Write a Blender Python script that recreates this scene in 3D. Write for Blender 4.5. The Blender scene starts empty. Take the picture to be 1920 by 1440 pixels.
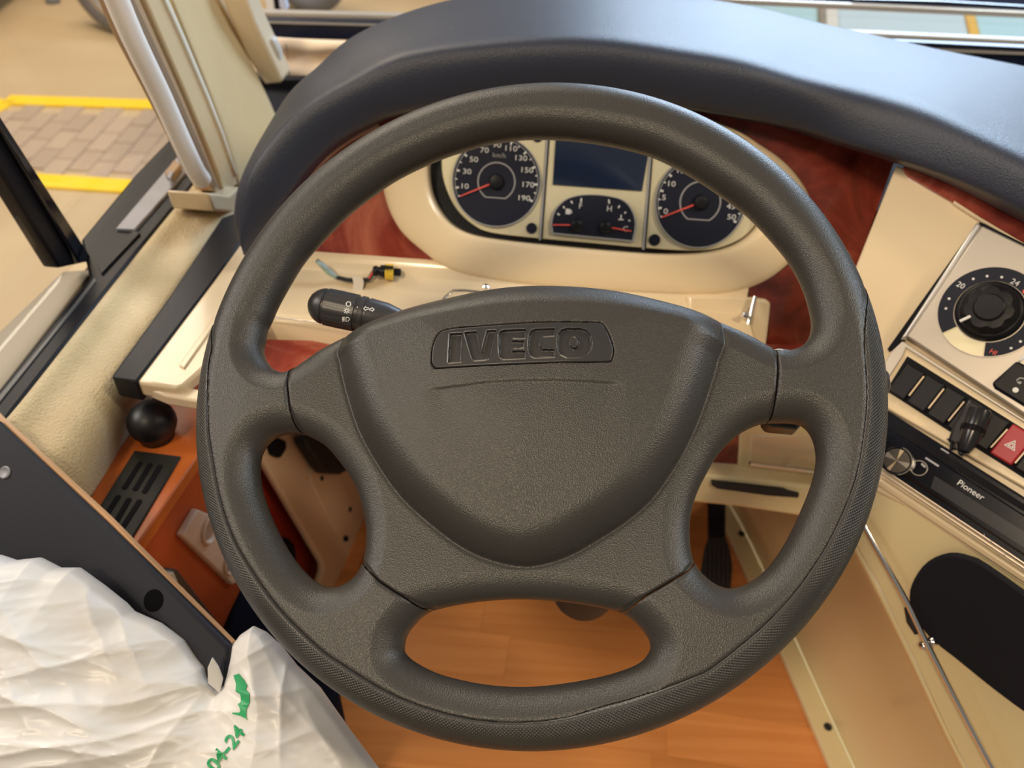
import bpy, bmesh, math, random
import numpy as np
from mathutils import Vector as V, Matrix, noise

random.seed(7); np.random.seed(7)
S = bpy.context.scene
COL = S.collection

# ------------------------------------------------------------------ camera
FPX, CX, CY = 1440.0, 960.0, 720.0
PITCH, ROLL = math.radians(42), math.radians(4)
CAM = V((0, 0, 1.08))
FW = V((0, math.cos(PITCH), -math.sin(PITCH)))
U0 = V((0, math.sin(PITCH), math.cos(PITCH)))
RT = V((1, 0, 0))*math.cos(ROLL) + U0*math.sin(ROLL)
UP = U0*math.cos(ROLL) - V((1, 0, 0))*math.sin(ROLL)
cd = bpy.data.cameras.new('camera'); cam = bpy.data.objects.new('camera', cd); COL.objects.link(cam)
cd.sensor_fit = 'HORIZONTAL'; cd.sensor_width = 36; cd.lens = 27; cd.clip_start = .02; cd.clip_end = 200
cam.matrix_world = Matrix(((RT.x, UP.x, -FW.x, CAM.x), (RT.y, UP.y, -FW.y, CAM.y), (RT.z, UP.z, -FW.z, CAM.z), (0, 0, 0, 1)))
cd.dof.use_dof = True; cd.dof.focus_distance = .475; cd.dof.aperture_fstop = 8.0
S.camera = cam

# ------------------------------------------------------------------ world, lights, exposure
w = bpy.data.worlds.new('world'); S.world = w; w.use_nodes = True
w.node_tree.nodes['Background'].inputs[0].default_value = (1.0, .90, .76, 1)
w.node_tree.nodes['Background'].inputs[1].default_value = .20

def area(name, loc, target, sx, sy, power, color):
    l = bpy.data.lights.new(name, 'AREA'); l.shape = 'RECTANGLE'; l.size = sx; l.size_y = sy
    l.energy = power; l.color = color
    o = bpy.data.objects.new(name, l); COL.objects.link(o); o.location = loc
    o.rotation_euler = (V(target)-V(loc)).to_track_quat('-Z', 'Y').to_euler()
    return o
area('daylight_fill', (1.8, 4.8, 2.6), (.2, .8, .8), 2.6, 2.4, 250, (.60, .78, 1.0))
area('daylight_fill', (2.3, 1.0, 2.5), (2.0, 2.8, .3), 1.2, 1.0, 75, (.72, .86, 1.0))  # unseen light added to brighten the vehicle panes beyond the windscreen
area('hall_fill', (-3.0, .4, 2.6), (-.5, .6, .7), 1.2, 1.2, 60, (1.0, .90, .80))  # light added outside the side window to brighten the white seal
area('hall_fill', (-1.0, -1.2, 2.9), (0, .5, .5), .4, .4, 38, (1.0, .80, .55))
area('hall_fill', (1.5, -.3, 2.7), (0, .5, .5), .3, .3, 22, (1.0, .82, .58))
area('hall_fill', (-3.2, 5.0, 5.0), (-2.3, 5.0, -.75), 3.5, 3.0, 330, (1.0, .86, .68))  # sun-like area light added over the outside ground
S.view_settings.view_transform = 'Standard'; S.view_settings.look = 'None'
S.view_settings.exposure = 0.0; S.view_settings.gamma = 1.0; S.view_settings.use_curve_mapping = False

# ------------------------------------------------------------------ measuring helpers
def ray(px, py): return FW + RT*((px-CX)/FPX) - UP*((py-CY)/FPX)
class Plane:
    def __init__(s, p0, n, e1=None):
        s.p = V(p0); s.n = V(n).normalized()
        e1 = V(e1) if e1 is not None else V((1, 0, 0))
        s.e1 = (e1 - s.n*e1.dot(s.n)).normalized(); s.e2 = s.n.cross(s.e1)
    def at(s, px, py, off=0.0):
        d = ray(px, py); p0 = s.p + s.n*off
        return CAM + d*((p0-CAM).dot(s.n)/d.dot(s.n))
    def uv(s, p): q = p-s.p; return q.dot(s.e1), q.dot(s.e2)
    def pt(s, a, b, off=0.0): return s.p + s.e1*a + s.e2*b + s.n*off
    def loc(s, px, py, off=0.0): return s.uv(s.at(px, py, off))
def Z(px, py, z): return Plane((0, 0, z), (0, 0, 1)).at(px, py)
def Y(px, py, y): return Plane((0, y, 0), (0, -1, 0)).at(px, py)
def X(px, py, x): return Plane((x, 0, 0), (1, 0, 0), (0, 1, 0)).at(px, py)
def D(px, py, d): return CAM + ray(px, py)*d
def plane3(a, b, c):
    n = (b-a).cross(c-a).normalized()
    if n.dot(CAM-a) < 0: n = -n
    return Plane(a, n, b-a)

# ------------------------------------------------------------------ object helpers
def mark(o, label=None, cat=None, group=None, kind=None):
    if label: o['label'] = label
    if cat: o['category'] = cat
    if group: o['group'] = group
    if kind: o['kind'] = kind
    return o
def root(name, loc, label=None, cat=None, group=None, kind=None):
    o = bpy.data.objects.new(name, None); COL.objects.link(o); o.location = loc
    o.empty_display_size = .02
    return mark(o, label, cat, group, kind)
def base_of(o):
    t = V((0, 0, 0))
    while o is not None: t += V(o.location); o = o.parent
    return t
def link(name, me, m, parent=None):
    o = bpy.data.objects.new(name, me); COL.objects.link(o)
    if m is not None: me.materials.append(m)
    if parent is not None:
        o.parent = parent; o.location = -base_of(parent)
    return o
def mesh(name, vs, fs, m, parent=None, smooth=False, bevel=0, seg=2, sub=0, ang=40):
    me = bpy.data.meshes.new(name); me.from_pydata([tuple(v) for v in vs], [], fs); me.validate()
    bm = bmesh.new(); bm.from_mesh(me); bmesh.ops.recalc_face_normals(bm, faces=bm.faces); bm.to_mesh(me); bm.free()
    o = link(name, me, m, parent)
    if smooth:
        for p in me.polygons: p.use_smooth = True
        if smooth == 'auto': me.set_sharp_from_angle(angle=math.radians(ang))
    if bevel:
        b = o.modifiers.new('b', 'BEVEL'); b.width = bevel; b.segments = seg; b.limit_method = 'ANGLE'; b.angle_limit = math.radians(35)
        for p in me.polygons: p.use_smooth = True
        me.set_sharp_from_angle(angle=math.radians(70))
    if sub:
        s = o.modifiers.new('s', 'SUBSURF'); s.levels = sub; s.render_levels = sub
    return o
def slab(name, pts, n, thick, m, parent=None, bevel=0, **k):
    """closed plate: pts is the visible outline, extruded by thick against n"""
    n = V(n).normalized(); N = len(pts)
    vs = list(pts) + [p - n*thick for p in pts]
    fs = [list(range(N)), list(range(2*N-1, N-1, -1))] + [[i, (i+1) % N, N+(i+1) % N, N+i] for i in range(N)]
    return mesh(name, vs, fs, m, parent, bevel=bevel, **k)
def pslab(name, P, pxs, thick, m, parent=None, off=0.0, **k):
    return slab(name, [P.at(x, y, off) for x, y in pxs], P.n, thick, m, parent, **k)
def lslab(name, P, uvs, off, thick, m, parent=None, **k):
    return slab(name, [P.pt(a, b, off) for a, b in uvs], P.n, thick, m, parent, **k)
def circ(c, r, n=40, a0=0, a1=2*math.pi, full=True):
    return [(c[0]+r*math.cos(a0+(a1-a0)*i/(n if full else n-1)), c[1]+r*math.sin(a0+(a1-a0)*i/(n if full else n-1))) for i in range(n)]
def ringslab(name, P, outer, inner, off, thick, m, parent=None, closed=True, **k):
    N = len(outer); vs = []
    for L, o_ in ((outer, off), (inner, off), (inner, off-thick), (outer, off-thick)):
        vs += [P.pt(a, b, o_) for a, b in L]
    fs = []
    for i in range(N if closed else N-1):
        j = (i+1) % N
        for q in range(4):
            r = (q+1) % 4; fs.append([q*N+i, q*N+j, r*N+j, r*N+i])
    if not closed: fs += [[0, N, 2*N, 3*N], [N-1, 2*N-1, 3*N-1, 4*N-1]]
    return mesh(name, vs, fs, m, parent, **k)
def smoothline(p, n=6, closed=True):
    out = []; N = len(p); q = [np.array(a, float) for a in p]
    for i in range(N if closed else N-1):
        a, b, c, d = (q[(i-1) % N], q[i], q[(i+1) % N], q[(i+2) % N]) if closed else (q[max(i-1, 0)], q[i], q[i+1], q[min(i+2, N-1)])
        for k in range(n):
            t = k/n
            out.append(.5*((2*b)+(c-a)*t+(2*a-5*b+4*c-d)*t*t+(3*b-a-3*c+d)*t**3))
    if not closed: out.append(q[-1])
    return out
def tube(name, pts, r, m, parent=None, sides=10, soft=0, cap=True):
    P = [V(p) for p in pts]
    if soft: P = [V(p) for p in smoothline([tuple(p) for p in P], soft, False)]
    rs = r if isinstance(r, (list, tuple)) else [r]*len(P)
    if len(rs) != len(P): rs = [rs[int(i*(len(rs)-1)/(len(P)-1))] for i in range(len(P))]
    vs, fs = [], []; up = None
    for i, p in enumerate(P):
        t = (P[min(i+1, len(P)-1)]-P[max(i-1, 0)]).normalized()
        if up is None: up = t.orthogonal().normalized()
        up = (up - t*up.dot(t)).normalized(); s = t.cross(up)
        vs += [p+(up*math.cos(a)+s*math.sin(a))*rs[i] for a in [2*math.pi*k/sides for k in range(sides)]]
    for i in range(len(P)-1):
        for k in range(sides):
            fs.append([i*sides+k, i*sides+(k+1) % sides, (i+1)*sides+(k+1) % sides, (i+1)*sides+k])
    if cap: fs += [list(range(sides))[::-1], list(range((len(P)-1)*sides, len(P)*sides))]
    return mesh(name, vs, fs, m, parent, smooth='auto', ang=60)
def lathe(name, o, axis, prof, m, parent=None, n=40, up=None, mod=None, ang=35):
    """prof: list of (distance along axis, radius)"""
    ax = V(axis).normalized(); u = (V(up) - ax*V(up).dot(ax)).normalized() if up is not None else ax.orthogonal().normalized(); s = ax.cross(u)
    vs, fs = [], []
    for j, (h, r) in enumerate(prof):
        for k in range(n):
            a = 2*math.pi*k/n; rr = r*(mod(a, j) if mod else 1)
            vs.append(V(o)+ax*h+(u*math.cos(a)+s*math.sin(a))*rr)
    for j in range(len(prof)-1):
        for k in range(n): fs.append([j*n+k, j*n+(k+1) % n, (j+1)*n+(k+1) % n, (j+1)*n+k])
    fs += [list(range(n))[::-1], list(range((len(prof)-1)*n, len(prof)*n))]
    return mesh(name, vs, fs, m, parent, smooth='auto', ang=ang)
def loft(name, rails, m, parent=None, sub=1, thick=0, closed=False, **k):
    """rails: list of equally long point lists"""
    R_, N = len(rails), len(rails[0]); vs = [p for r in rails for p in r]; fs = []
    for j in range(R_-1):
        for i in range(N-1 if not closed else N):
            i2 = (i+1) % N; fs.append([j*N+i, j*N+i2, (j+1)*N+i2, (j+1)*N+i])
    o = mesh(name, vs, fs, m, parent, smooth=True, sub=0, **k)
    if thick:
        s = o.modifiers.new('t', 'SOLIDIFY'); s.thickness = thick; s.offset = 0
    if sub:
        s = o.modifiers.new('s', 'SUBSURF'); s.levels = sub; s.render_levels = sub
    return o
def text(name, s, c, e1, e2, size, m, parent=None, ext=.0002, conform=None, bold=0.0, sx=1.0):
    cu = bpy.data.curves.new(name, 'FONT'); cu.body = s; cu.size = size; cu.align_x = 'CENTER'; cu.align_y = 'CENTER'
    cu.extrude = ext; cu.resolution_u = 3; cu.offset = bold
    t = bpy.data.objects.new(name, cu); COL.objects.link(t)
    me = bpy.data.meshes.new_from_object(t.evaluated_get(bpy.context.evaluated_depsgraph_get()))
    bpy.data.objects.remove(t); bpy.data.curves.remove(cu)
    e1 = V(e1).normalized(); e2 = V(e2).normalized(); n = e1.cross(e2)
    for v in me.vertices:
        q = v.co.copy(); p = V(c)+e1*q.x*sx+e2*q.y+n*q.z
        v.co = conform(p, q.z) if conform else p
    return link(name, me, m, parent)

# ------------------------------------------------------------------ signed distance fields and height-field bodies
def sd_poly(P, x, y):
    P = np.asarray(P, float); d = np.full(x.shape, 1e9); s = np.zeros(x.shape, bool)
    for i in range(len(P)):
        ax, ay = P[i-1]; bx, by = P[i]; ex, ey = bx-ax, by-ay
        wx, wy = x-ax, y-ay; L = ex*ex+ey*ey+1e-18
        t = np.clip((wx*ex+wy*ey)/L, 0, 1); dx, dy = wx-ex*t, wy-ey*t
        d = np.minimum(d, dx*dx+dy*dy)
        if ey != 0:
            c = ((ay > y) != (by > y)) & (x < ex*(y-ay)/ey+ax); s ^= c
    d = np.sqrt(d); return np.where(s, -d, d)
def field_body(name, F, dom, top, bot, bounds, cell, m, parent=None, attr=None, warp=None):
    u0, u1, v0, v1 = bounds
    nu, nv = int((u1-u0)/cell)+1, int((v1-v0)/cell)+1
    U, W = np.meshgrid(u0+cell*np.arange(nu), v0+cell*np.arange(nv)); s = dom(U, W)
    ins = s < 0; pad = np.pad(ins, 1); nb = np.zeros_like(ins)
    for i in range(3):
        for j in range(3): nb |= pad[i:i+nv, j:j+nu]
    snap = nb & ~ins; use = nb
    u, v = U[snap], W[snap]
    for _ in range(4):
        e = cell*.1; s0 = dom(u, v); gx = (dom(u+e, v)-dom(u-e, v))/(2*e); gy = (dom(u, v+e)-dom(u, v-e))/(2*e)
        g2 = np.maximum(gx*gx+gy*gy, .05); u = u - s0*gx/g2; v = v - s0*gy/g2
    U[snap] = u; W[snap] = v
    if warp:   # crowd the grid towards rounded edges so the roll-over is evenly sampled
        wf, ww = warp; u, v = U[use], W[use]; d = -wf(u, v); k = (d > 0) & (d < ww); uk, vk, dk = u[k], v[k], d[k]; e = cell*.2
        gx = (wf(uk+e, vk)+dk)/e; gy = (wf(uk, vk+e)+dk)/e; g = np.maximum(np.hypot(gx, gy), .3)
        mv = dk-ww*(1-np.cos(dk/ww*math.pi/2)); u[k] = uk+gx/g*mv; v[k] = vk+gy/g*mv; U[use] = u; W[use] = v
    idx = -np.ones(use.shape, int); idx[use] = np.arange(use.sum())
    uu, vv = U[use], W[use]; n = len(uu)
    zt, zb = top(uu, vv), bot(uu, vv)
    c = ins[:-1, :-1] | ins[1:, :-1] | ins[:-1, 1:] | ins[1:, 1:]
    a, b, cc, d = idx[:-1, :-1][c], idx[:-1, 1:][c], idx[1:, 1:][c], idx[1:, :-1][c]
    q = np.stack([a, b, cc, d], 1); q = q[(q >= 0).all(1)]
    # boundary edges
    e = np.concatenate([q[:, [0, 1]], q[:, [1, 2]], q[:, [2, 3]], q[:, [3, 0]]])
    key = np.minimum(e[:, 0], e[:, 1]).astype(np.int64)*n+np.maximum(e[:, 0], e[:, 1])
    _, first, cnt = np.unique(key, return_index=True, return_counts=True); be = e[first[cnt == 1]]
    wall = np.stack([be[:, 1], be[:, 0], be[:, 0]+n, be[:, 1]+n], 1)
    keep = (np.abs(zt-zb)[be] > 2e-5).any(1); wall = wall[keep]
    quads = np.concatenate([q, q[:, ::-1]+n, wall])
    e1, e2, nn, p0 = (np.array(t) for t in (F.e1, F.e2, F.n, F.p))
    co = np.concatenate([p0+uu[:, None]*e1+vv[:, None]*e2+zt[:, None]*nn, p0+uu[:, None]*e1+vv[:, None]*e2+zb[:, None]*nn])
    me = bpy.data.meshes.new(name); me.vertices.add(len(co)); me.vertices.foreach_set('co', co.ravel())
    me.loops.add(quads.size); me.loops.foreach_set('vertex_index', quads.ravel().astype(np.int32))
    me.polygons.add(len(quads)); me.polygons.foreach_set('loop_start', np.arange(0, quads.size, 4, dtype=np.int32))
    me.update(calc_edges=True); me.validate()
    me.polygons.foreach_set('use_smooth', np.ones(len(me.polygons), bool)); me.set_sharp_from_angle(angle=math.radians(75))
    if attr:
        A = me.attributes.new('guv', 'FLOAT_VECTOR', 'POINT'); gv = attr(uu, vv)
        gv = np.concatenate([gv, gv]); A.data.foreach_set('vector', gv.ravel().astype(np.float32))
    return link(name, me, m, parent)
def sstep(a, b, x):
    t = np.clip((x-a)/(b-a), 0, 1); return t*t*(3-2*t)

# ------------------------------------------------------------------ materials
MATS = {}
def mat(name, col, rough=.5, metal=0, bump=None, coat=0, spec=.5, var=None, emit=0, objvar=0, sheen=0, trans=0):
    if name in MATS: return MATS[name]
    m = bpy.data.materials.new(name); m.use_nodes = True; N = m.node_tree.nodes; L = m.node_tree.links; b = N['Principled BSDF']
    b.inputs['Base Color'].default_value = (*col, 1); b.inputs['Roughness'].default_value = rough
    b.inputs['Metallic'].default_value = metal; b.inputs['Coat Weight'].default_value = coat; b.inputs['Specular IOR Level'].default_value = spec
    if coat: b.inputs['Coat Roughness'].default_value = .08
    if trans: b.inputs['Transmission Weight'].default_value = trans
    if sheen: b.inputs['Sheen Weight'].default_value = sheen
    tc = N.new('ShaderNodeTexCoord'); cur = None
    if var:  # (scale, dark colour, contrast)
        nz = N.new('ShaderNodeTexNoise'); nz.inputs['Scale'].default_value = var[0]; nz.inputs['Detail'].default_value = 6
        L.new(tc.outputs['Object'], nz.inputs['Vector'])
        mx = N.new('ShaderNodeMix'); mx.data_type = 'RGBA'; rp = N.new('ShaderNodeMapRange')
        rp.inputs[1].default_value = .5-var[2]; rp.inputs[2].default_value = .5+var[2]
        L.new(nz.outputs['Fac'], rp.inputs[0]); L.new(rp.outputs[0], mx.inputs[0])
        mx.inputs[6].default_value = (*var[1], 1); mx.inputs[7].default_value = (*col, 1); cur = mx.outputs[2]
    if objvar:
        oi = N.new('ShaderNodeObjectInfo'); hs = N.new('ShaderNodeHueSaturation'); mr = N.new('ShaderNodeMapRange')
        mr.inputs[3].default_value = 1-objvar; mr.inputs[4].default_value = 1+objvar
        L.new(oi.outputs['Random'], mr.inputs[0]); L.new(mr.outputs[0], hs.inputs['Value'])
        if cur: L.new(cur, hs.inputs['Color'])
        else: hs.inputs['Color'].default_value = (*col, 1)
        cur = hs.outputs[0]
    if cur: L.new(cur, b.inputs['Base Color'])
    if bump:
        nz = N.new('ShaderNodeTexNoise' if bump[2] == 'n' else 'ShaderNodeTexVoronoi'); nz.inputs['Scale'].default_value = bump[0]
        if bump[2] == 'n': nz.inputs['Detail'].default_value = 3
        L.new(tc.outputs['Object'], nz.inputs['Vector'])
        bp = N.new('ShaderNodeBump'); bp.inputs['Strength'].default_value = bump[1]; bp.inputs['Distance'].default_value = bump[3] if len(bump) > 3 else .0005
        L.new(nz.outputs[0], bp.inputs['Height']); L.new(bp.outputs[0], b.inputs['Normal'])
    MATS[name] = m; return m
wheel_m = mat('wheel_plastic', (.036, .034, .031), .38, bump=(1300, .5, 'v', .0003))
badge_m = mat('badge_plastic', (.030, .030, .031), .30, bump=(900, .12, 'n', .0002))
hood_m = mat('hood_leatherette', (.022, .027, .046), .42, bump=(950, .55, 'v', .0004))
cream = mat('cream_lacquer', (.80, .64, .42), .22, coat=.25)
cream2 = mat('cream_console', (.86, .73, .43), .30, coat=.2)
black = mat('black_plastic', (.006, .006, .009), .42, spec=.25)
matte = mat('matte_black', (.006, .006, .009), .8, spec=.2)
gloss = mat('gloss_black', (.004, .005, .010), .14, coat=.2)
rubber = mat('black_rubber', (.016, .016, .018), .6)
chrome = mat('chrome_wire', (.78, .76, .74), .16, 1)
silver = mat('silver_plastic', (.56, .50, .43), .36, .45)
clus_m = mat('cluster_plate', (.80, .73, .50), .4, .25)
dialm = mat('dial_black', (.006, .008, .022), .5, spec=.25)
lcd = mat('lcd_glass', (.012, .022, .055), .12, coat=.6)
white = mat('print_white', (.75, .75, .74), .5)
grey = mat('print_grey', (.35, .35, .36), .5)
red = mat('needle_red', (.85, .10, .08), .4)
hazard_m = mat('hazard_red', (.36, .009, .022), .4)
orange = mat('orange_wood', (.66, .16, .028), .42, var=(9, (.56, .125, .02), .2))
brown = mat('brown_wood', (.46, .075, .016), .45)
carpet = mat('beige_carpet', (.70, .56, .33), .95, bump=(420, .9, 'n', .003), sheen=.3, var=(25, (.58, .45, .25), .25))
pillar_m = mat('pillar_beige', (.68, .52, .30), .5)
pcarpet = mat('pillar_carpet', (.58, .43, .22), .9, bump=(500, .7, 'n', .002), var=(6, (.50, .37, .19), .25))
tanm = mat('tan_channel', (.46, .30, .17), .5)
seal = mat('white_seal', (.93, .88, .84), .4)
alu = mat('aluminium', (.34, .34, .38), .5, .3)
yellow = mat('yellow_paint', (.95, .62, .01), .6)
padm = mat('charcoal_fabric', (.013, .014, .021), .85, spec=.2, bump=(900, .5, 'n', .0004))
boardm = mat('board_laminate', (.013, .014, .022), .5, spec=.3)
tan_edge = mat('board_edge', (.72, .42, .22), .6)
floor_m = mat('floor_wood', (.66, .245, .075), .33, objvar=.13)
concrete = mat('hall_floor', (.62, .46, .27), .45, var=(1.1, (.50, .35, .19), .22))
paver_m = mat('paver', (.44, .32, .22), .7, objvar=.10, bump=(60, .4, 'n', .002))
tyre = mat('tyre_rubber', (.13, .13, .14), .7)
rimm = mat('wheel_alloy', (.70, .66, .62), .35, .7)

# floor wood grain
def grain(m, c1, c2, sc=(3, 60, 60)):
    N = m.node_tree.nodes; L = m.node_tree.links; b = N['Principled BSDF']
    tc = N.new('ShaderNodeTexCoord'); mp = N.new('ShaderNodeMapping'); mp.inputs['Scale'].default_value = sc
    oi = N.new('ShaderNodeObjectInfo'); ad = N.new('ShaderNodeVectorMath'); ad.operation = 'ADD'
    cm = N.new('ShaderNodeVectorMath'); cm.operation = 'SCALE'; cm.inputs['Scale'].default_value = 40
    cb = N.new('ShaderNodeCombineXYZ'); L.new(oi.outputs['Random'], cb.inputs[0]); L.new(oi.outputs['Random'], cb.inputs[1]); L.new(cb.outputs[0], cm.inputs[0])
    L.new(tc.outputs['Object'], mp.inputs[0]); L.new(mp.outputs[0], ad.inputs[0]); L.new(cm.outputs[0], ad.inputs[1])
    nz = N.new('ShaderNodeTexNoise'); nz.inputs['Scale'].default_value = 1; nz.inputs['Detail'].default_value = 5; nz.inputs['Distortion'].default_value = .6
    L.new(ad.outputs[0], nz.inputs['Vector'])
    rp = N.new('ShaderNodeValToRGB'); rp.color_ramp.elements[0].position = .35; rp.color_ramp.elements[1].position = .65
    rp.color_ramp.elements[0].color = (*c2, 1); rp.color_ramp.elements[1].color = (*c1, 1); L.new(nz.outputs['Fac'], rp.inputs[0])
    hs = N.new('ShaderNodeHueSaturation'); mr = N.new('ShaderNodeMapRange'); mr.inputs[3].default_value = .86; mr.inputs[4].default_value = 1.14
    L.new(oi.outputs['Random'], mr.inputs[0]); L.new(mr.outputs[0], hs.inputs['Value']); L.new(rp.outputs[0], hs.inputs['Color'])
    L.new(hs.outputs[0], b.inputs['Base Color'])
grain(floor_m, (.84, .36, .12), (.74, .29, .085))
# burl veneer
burl = mat('burl_veneer', (.30, .04, .02), .18, coat=.3)
def make_burl(m):
    N = m.node_tree.nodes; L = m.node_tree.links; b = N['Principled BSDF']
    tc = N.new('ShaderNodeTexCoord'); n1 = N.new('ShaderNodeTexNoise'); n1.inputs['Scale'].default_value = 11; n1.inputs['Detail'].default_value = 8
    n1.inputs['Distortion'].default_value = 1.6; n1.inputs['Roughness'].default_value = .62
    L.new(tc.outputs['Object'], n1.inputs['Vector'])
    rp = N.new('ShaderNodeValToRGB'); e = rp.color_ramp.elements
    e[0].position = .30; e[0].color = (.10, .015, .011, 1); e[1].position = .72; e[1].color = (.42, .12, .07, 1)
    x = e.new(.5); x.color = (.26, .042, .024, 1)
    L.new(n1.outputs['Fac'], rp.inputs[0]); L.new(rp.outputs[0], b.inputs['Base Color'])
make_burl(burl)
# grip: diamond relief
grip_m = mat('grip_plastic', (.032, .031, .029), .34)
def make_grip(m):
    N = m.node_tree.nodes; L = m.node_tree.links; b = N['Principled BSDF']
    at = N.new('ShaderNodeAttribute'); at.attribute_name = 'guv'
    sx = N.new('ShaderNodeSeparateXYZ'); L.new(at.outputs['Vector'], sx.inputs[0])
    def M(op, a, c):
        q = N.new('ShaderNodeMath'); q.operation = op
        for i, t in enumerate((a, c)):
            if t is None: continue
            if isinstance(t, (int, float)): q.inputs[i].default_value = t
            else: L.new(t, q.inputs[i])
        return q.outputs[0]
    k = 2*math.pi/.0042
    a = M('SINE', M('MULTIPLY', M('ADD', sx.outputs[0], sx.outputs[1]), k), None)
    c = M('SINE', M('MULTIPLY', M('SUBTRACT', sx.outputs[0], sx.outputs[1]), k), None)
    h = M('MULTIPLY', a, c); h = M('ABSOLUTE', h, None); h = M('POWER', h, .6)
    h = M('MULTIPLY', h, sx.outputs[2])
    bp = N.new('ShaderNodeBump'); bp.inputs['Strength'].default_value = .55; bp.inputs['Distance'].default_value = .0009
    L.new(h, bp.inputs['Height']); L.new(bp.outputs[0], b.inputs['Normal'])
make_grip(grip_m)
# hood creases: leatherette grain plus fine wrinkles
def make_hood(m):
    N = m.node_tree.nodes; L = m.node_tree.links; b = N['Principled BSDF']
    bp0 = [n for n in N if n.type == 'BUMP'][0]
    tc = N.new('ShaderNodeTexCoord'); vz = N.new('ShaderNodeTexVoronoi'); vz.feature = 'DISTANCE_TO_EDGE'; vz.inputs['Scale'].default_value = 24
    nz = N.new('ShaderNodeTexNoise'); nz.inputs['Scale'].default_value = 20; nz.inputs['Detail'].default_value = 4
    mx = N.new('ShaderNodeMix'); mx.data_type = 'VECTOR'; mx.inputs[0].default_value = .12
    L.new(tc.outputs['Object'], nz.inputs['Vector']); L.new(tc.outputs['Object'], mx.inputs[4]); L.new(nz.outputs['Color'], mx.inputs[5]); L.new(mx.outputs[1], vz.inputs['Vector'])
    mr = N.new('ShaderNodeMapRange'); mr.inputs[1].default_value = 0; mr.inputs[2].default_value = .035; L.new(vz.outputs['Distance'], mr.inputs[0])
    n2 = N.new('ShaderNodeTexNoise'); n2.inputs['Scale'].default_value = 7; L.new(tc.outputs['Object'], n2.inputs['Vector'])
    m2 = N.new('ShaderNodeMapRange'); m2.inputs[1].default_value = .5; m2.inputs[2].default_value = .62; L.new(n2.outputs['Fac'], m2.inputs[0])
    sb = N.new('ShaderNodeMath'); sb.operation = 'SUBTRACT'; sb.inputs[0].default_value = 1; L.new(m2.outputs[0], sb.inputs[1])
    mxx = N.new('ShaderNodeMath'); mxx.operation = 'MAXIMUM'; L.new(mr.outputs[0], mxx.inputs[0]); L.new(sb.outputs[0], mxx.inputs[1])
    bp = N.new('ShaderNodeBump'); bp.inputs['Strength'].default_value = .16; bp.inputs['Distance'].default_value = .0007
    L.new(mxx.outputs[0], bp.inputs['Height']); L.new(bp0.outputs[0], bp.inputs['Normal']); L.new(bp.outputs[0], b.inputs['Normal'])
make_hood(hood_m)
# clear panes: see-through plus mirror by Fresnel
def glassmat(name, tint=(1, 1, 1), ior=1.45, rough=0.0):
    m = bpy.data.materials.new(name); m.use_nodes = True; N = m.node_tree.nodes; L = m.node_tree.links; N.clear()
    o = N.new('ShaderNodeOutputMaterial'); t = N.new('ShaderNodeBsdfTransparent'); g = N.new('ShaderNodeBsdfGlossy'); f = N.new('ShaderNodeLayerWeight'); x = N.new('ShaderNodeMixShader')
    t.inputs[0].default_value = (*tint, 1); g.inputs['Roughness'].default_value = rough; f.inputs[0].default_value = .5
    pw = N.new('ShaderNodeMath'); pw.operation = 'POWER'; pw.inputs[1].default_value = 5; ma = N.new('ShaderNodeMath'); ma.operation = 'MULTIPLY_ADD'
    r0 = ((ior-1)/(ior+1))**2; ma.inputs[1].default_value = 1-r0; ma.inputs[2].default_value = r0
    L.new(f.outputs['Facing'], pw.inputs[0]); L.new(pw.outputs[0], ma.inputs[0]); L.new(ma.outputs[0], x.inputs[0]); L.new(t.outputs[0], x.inputs[1]); L.new(g.outputs[0], x.inputs[2]); L.new(x.outputs[0], o.inputs[0])
    return m
glass = glassmat('window_glass'); lens = glassmat('cluster_lens', (.97, .98, 1), 1.2)

# ================================================================== SETTING
# floor: wooden strips
FL = root('floor', (0, .6, 0), kind='structure')
fb = mesh('subfloor', [(-.62, .0, -.02), (.62, .0, -.02), (.62, 1.5, -.02), (-.62, 1.5, -.02), (-.62, .0, -.006), (.62, .0, -.006), (.62, 1.5, -.006), (-.62, 1.5, -.006)],
     [[0, 1, 2, 3], [4, 5, 6, 7], [0, 1, 5, 4], [1, 2, 6, 5], [2, 3, 7, 6], [3, 0, 4, 7]], brown, FL)
th = math.radians(-5.0); fe = V((math.cos(th), math.sin(th), 0)); fn = V((-math.sin(th), math.cos(th), 0))
o0 = V((-.50, .16, 0)); row = 0
for j in range(15):
    x = -random.uniform(0, .35)
    while x < 1.0:
        L_ = random.uniform(.30, .52); a, b = max(x, 0), min(x+L_, 1.0)
        if b-a > .02:
            p = [o0+fe*a+fn*(j*.072), o0+fe*b+fn*(j*.072), o0+fe*b+fn*((j+1)*.072), o0+fe*a+fn*((j+1)*.072)]
            ins = .00015
            p = [p[0]+fe*ins+fn*ins, p[1]-fe*ins+fn*ins, p[2]-fe*ins-fn*ins, p[3]+fe*ins-fn*ins]
            slab('plank', p, (0, 0, 1), .008, floor_m, FL)
        x += L_

# outside hall floor with paver bay
GZ = -.75
GR = root('floor_outside', (-2, 4, GZ), kind='structure')
slab('ground_slab', [V((-14, -2, GZ)), V((9, -2, GZ)), V((9, 22, GZ)), V((-14, 22, GZ))], (0, 0, 1), .1, concrete, GR)
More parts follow.
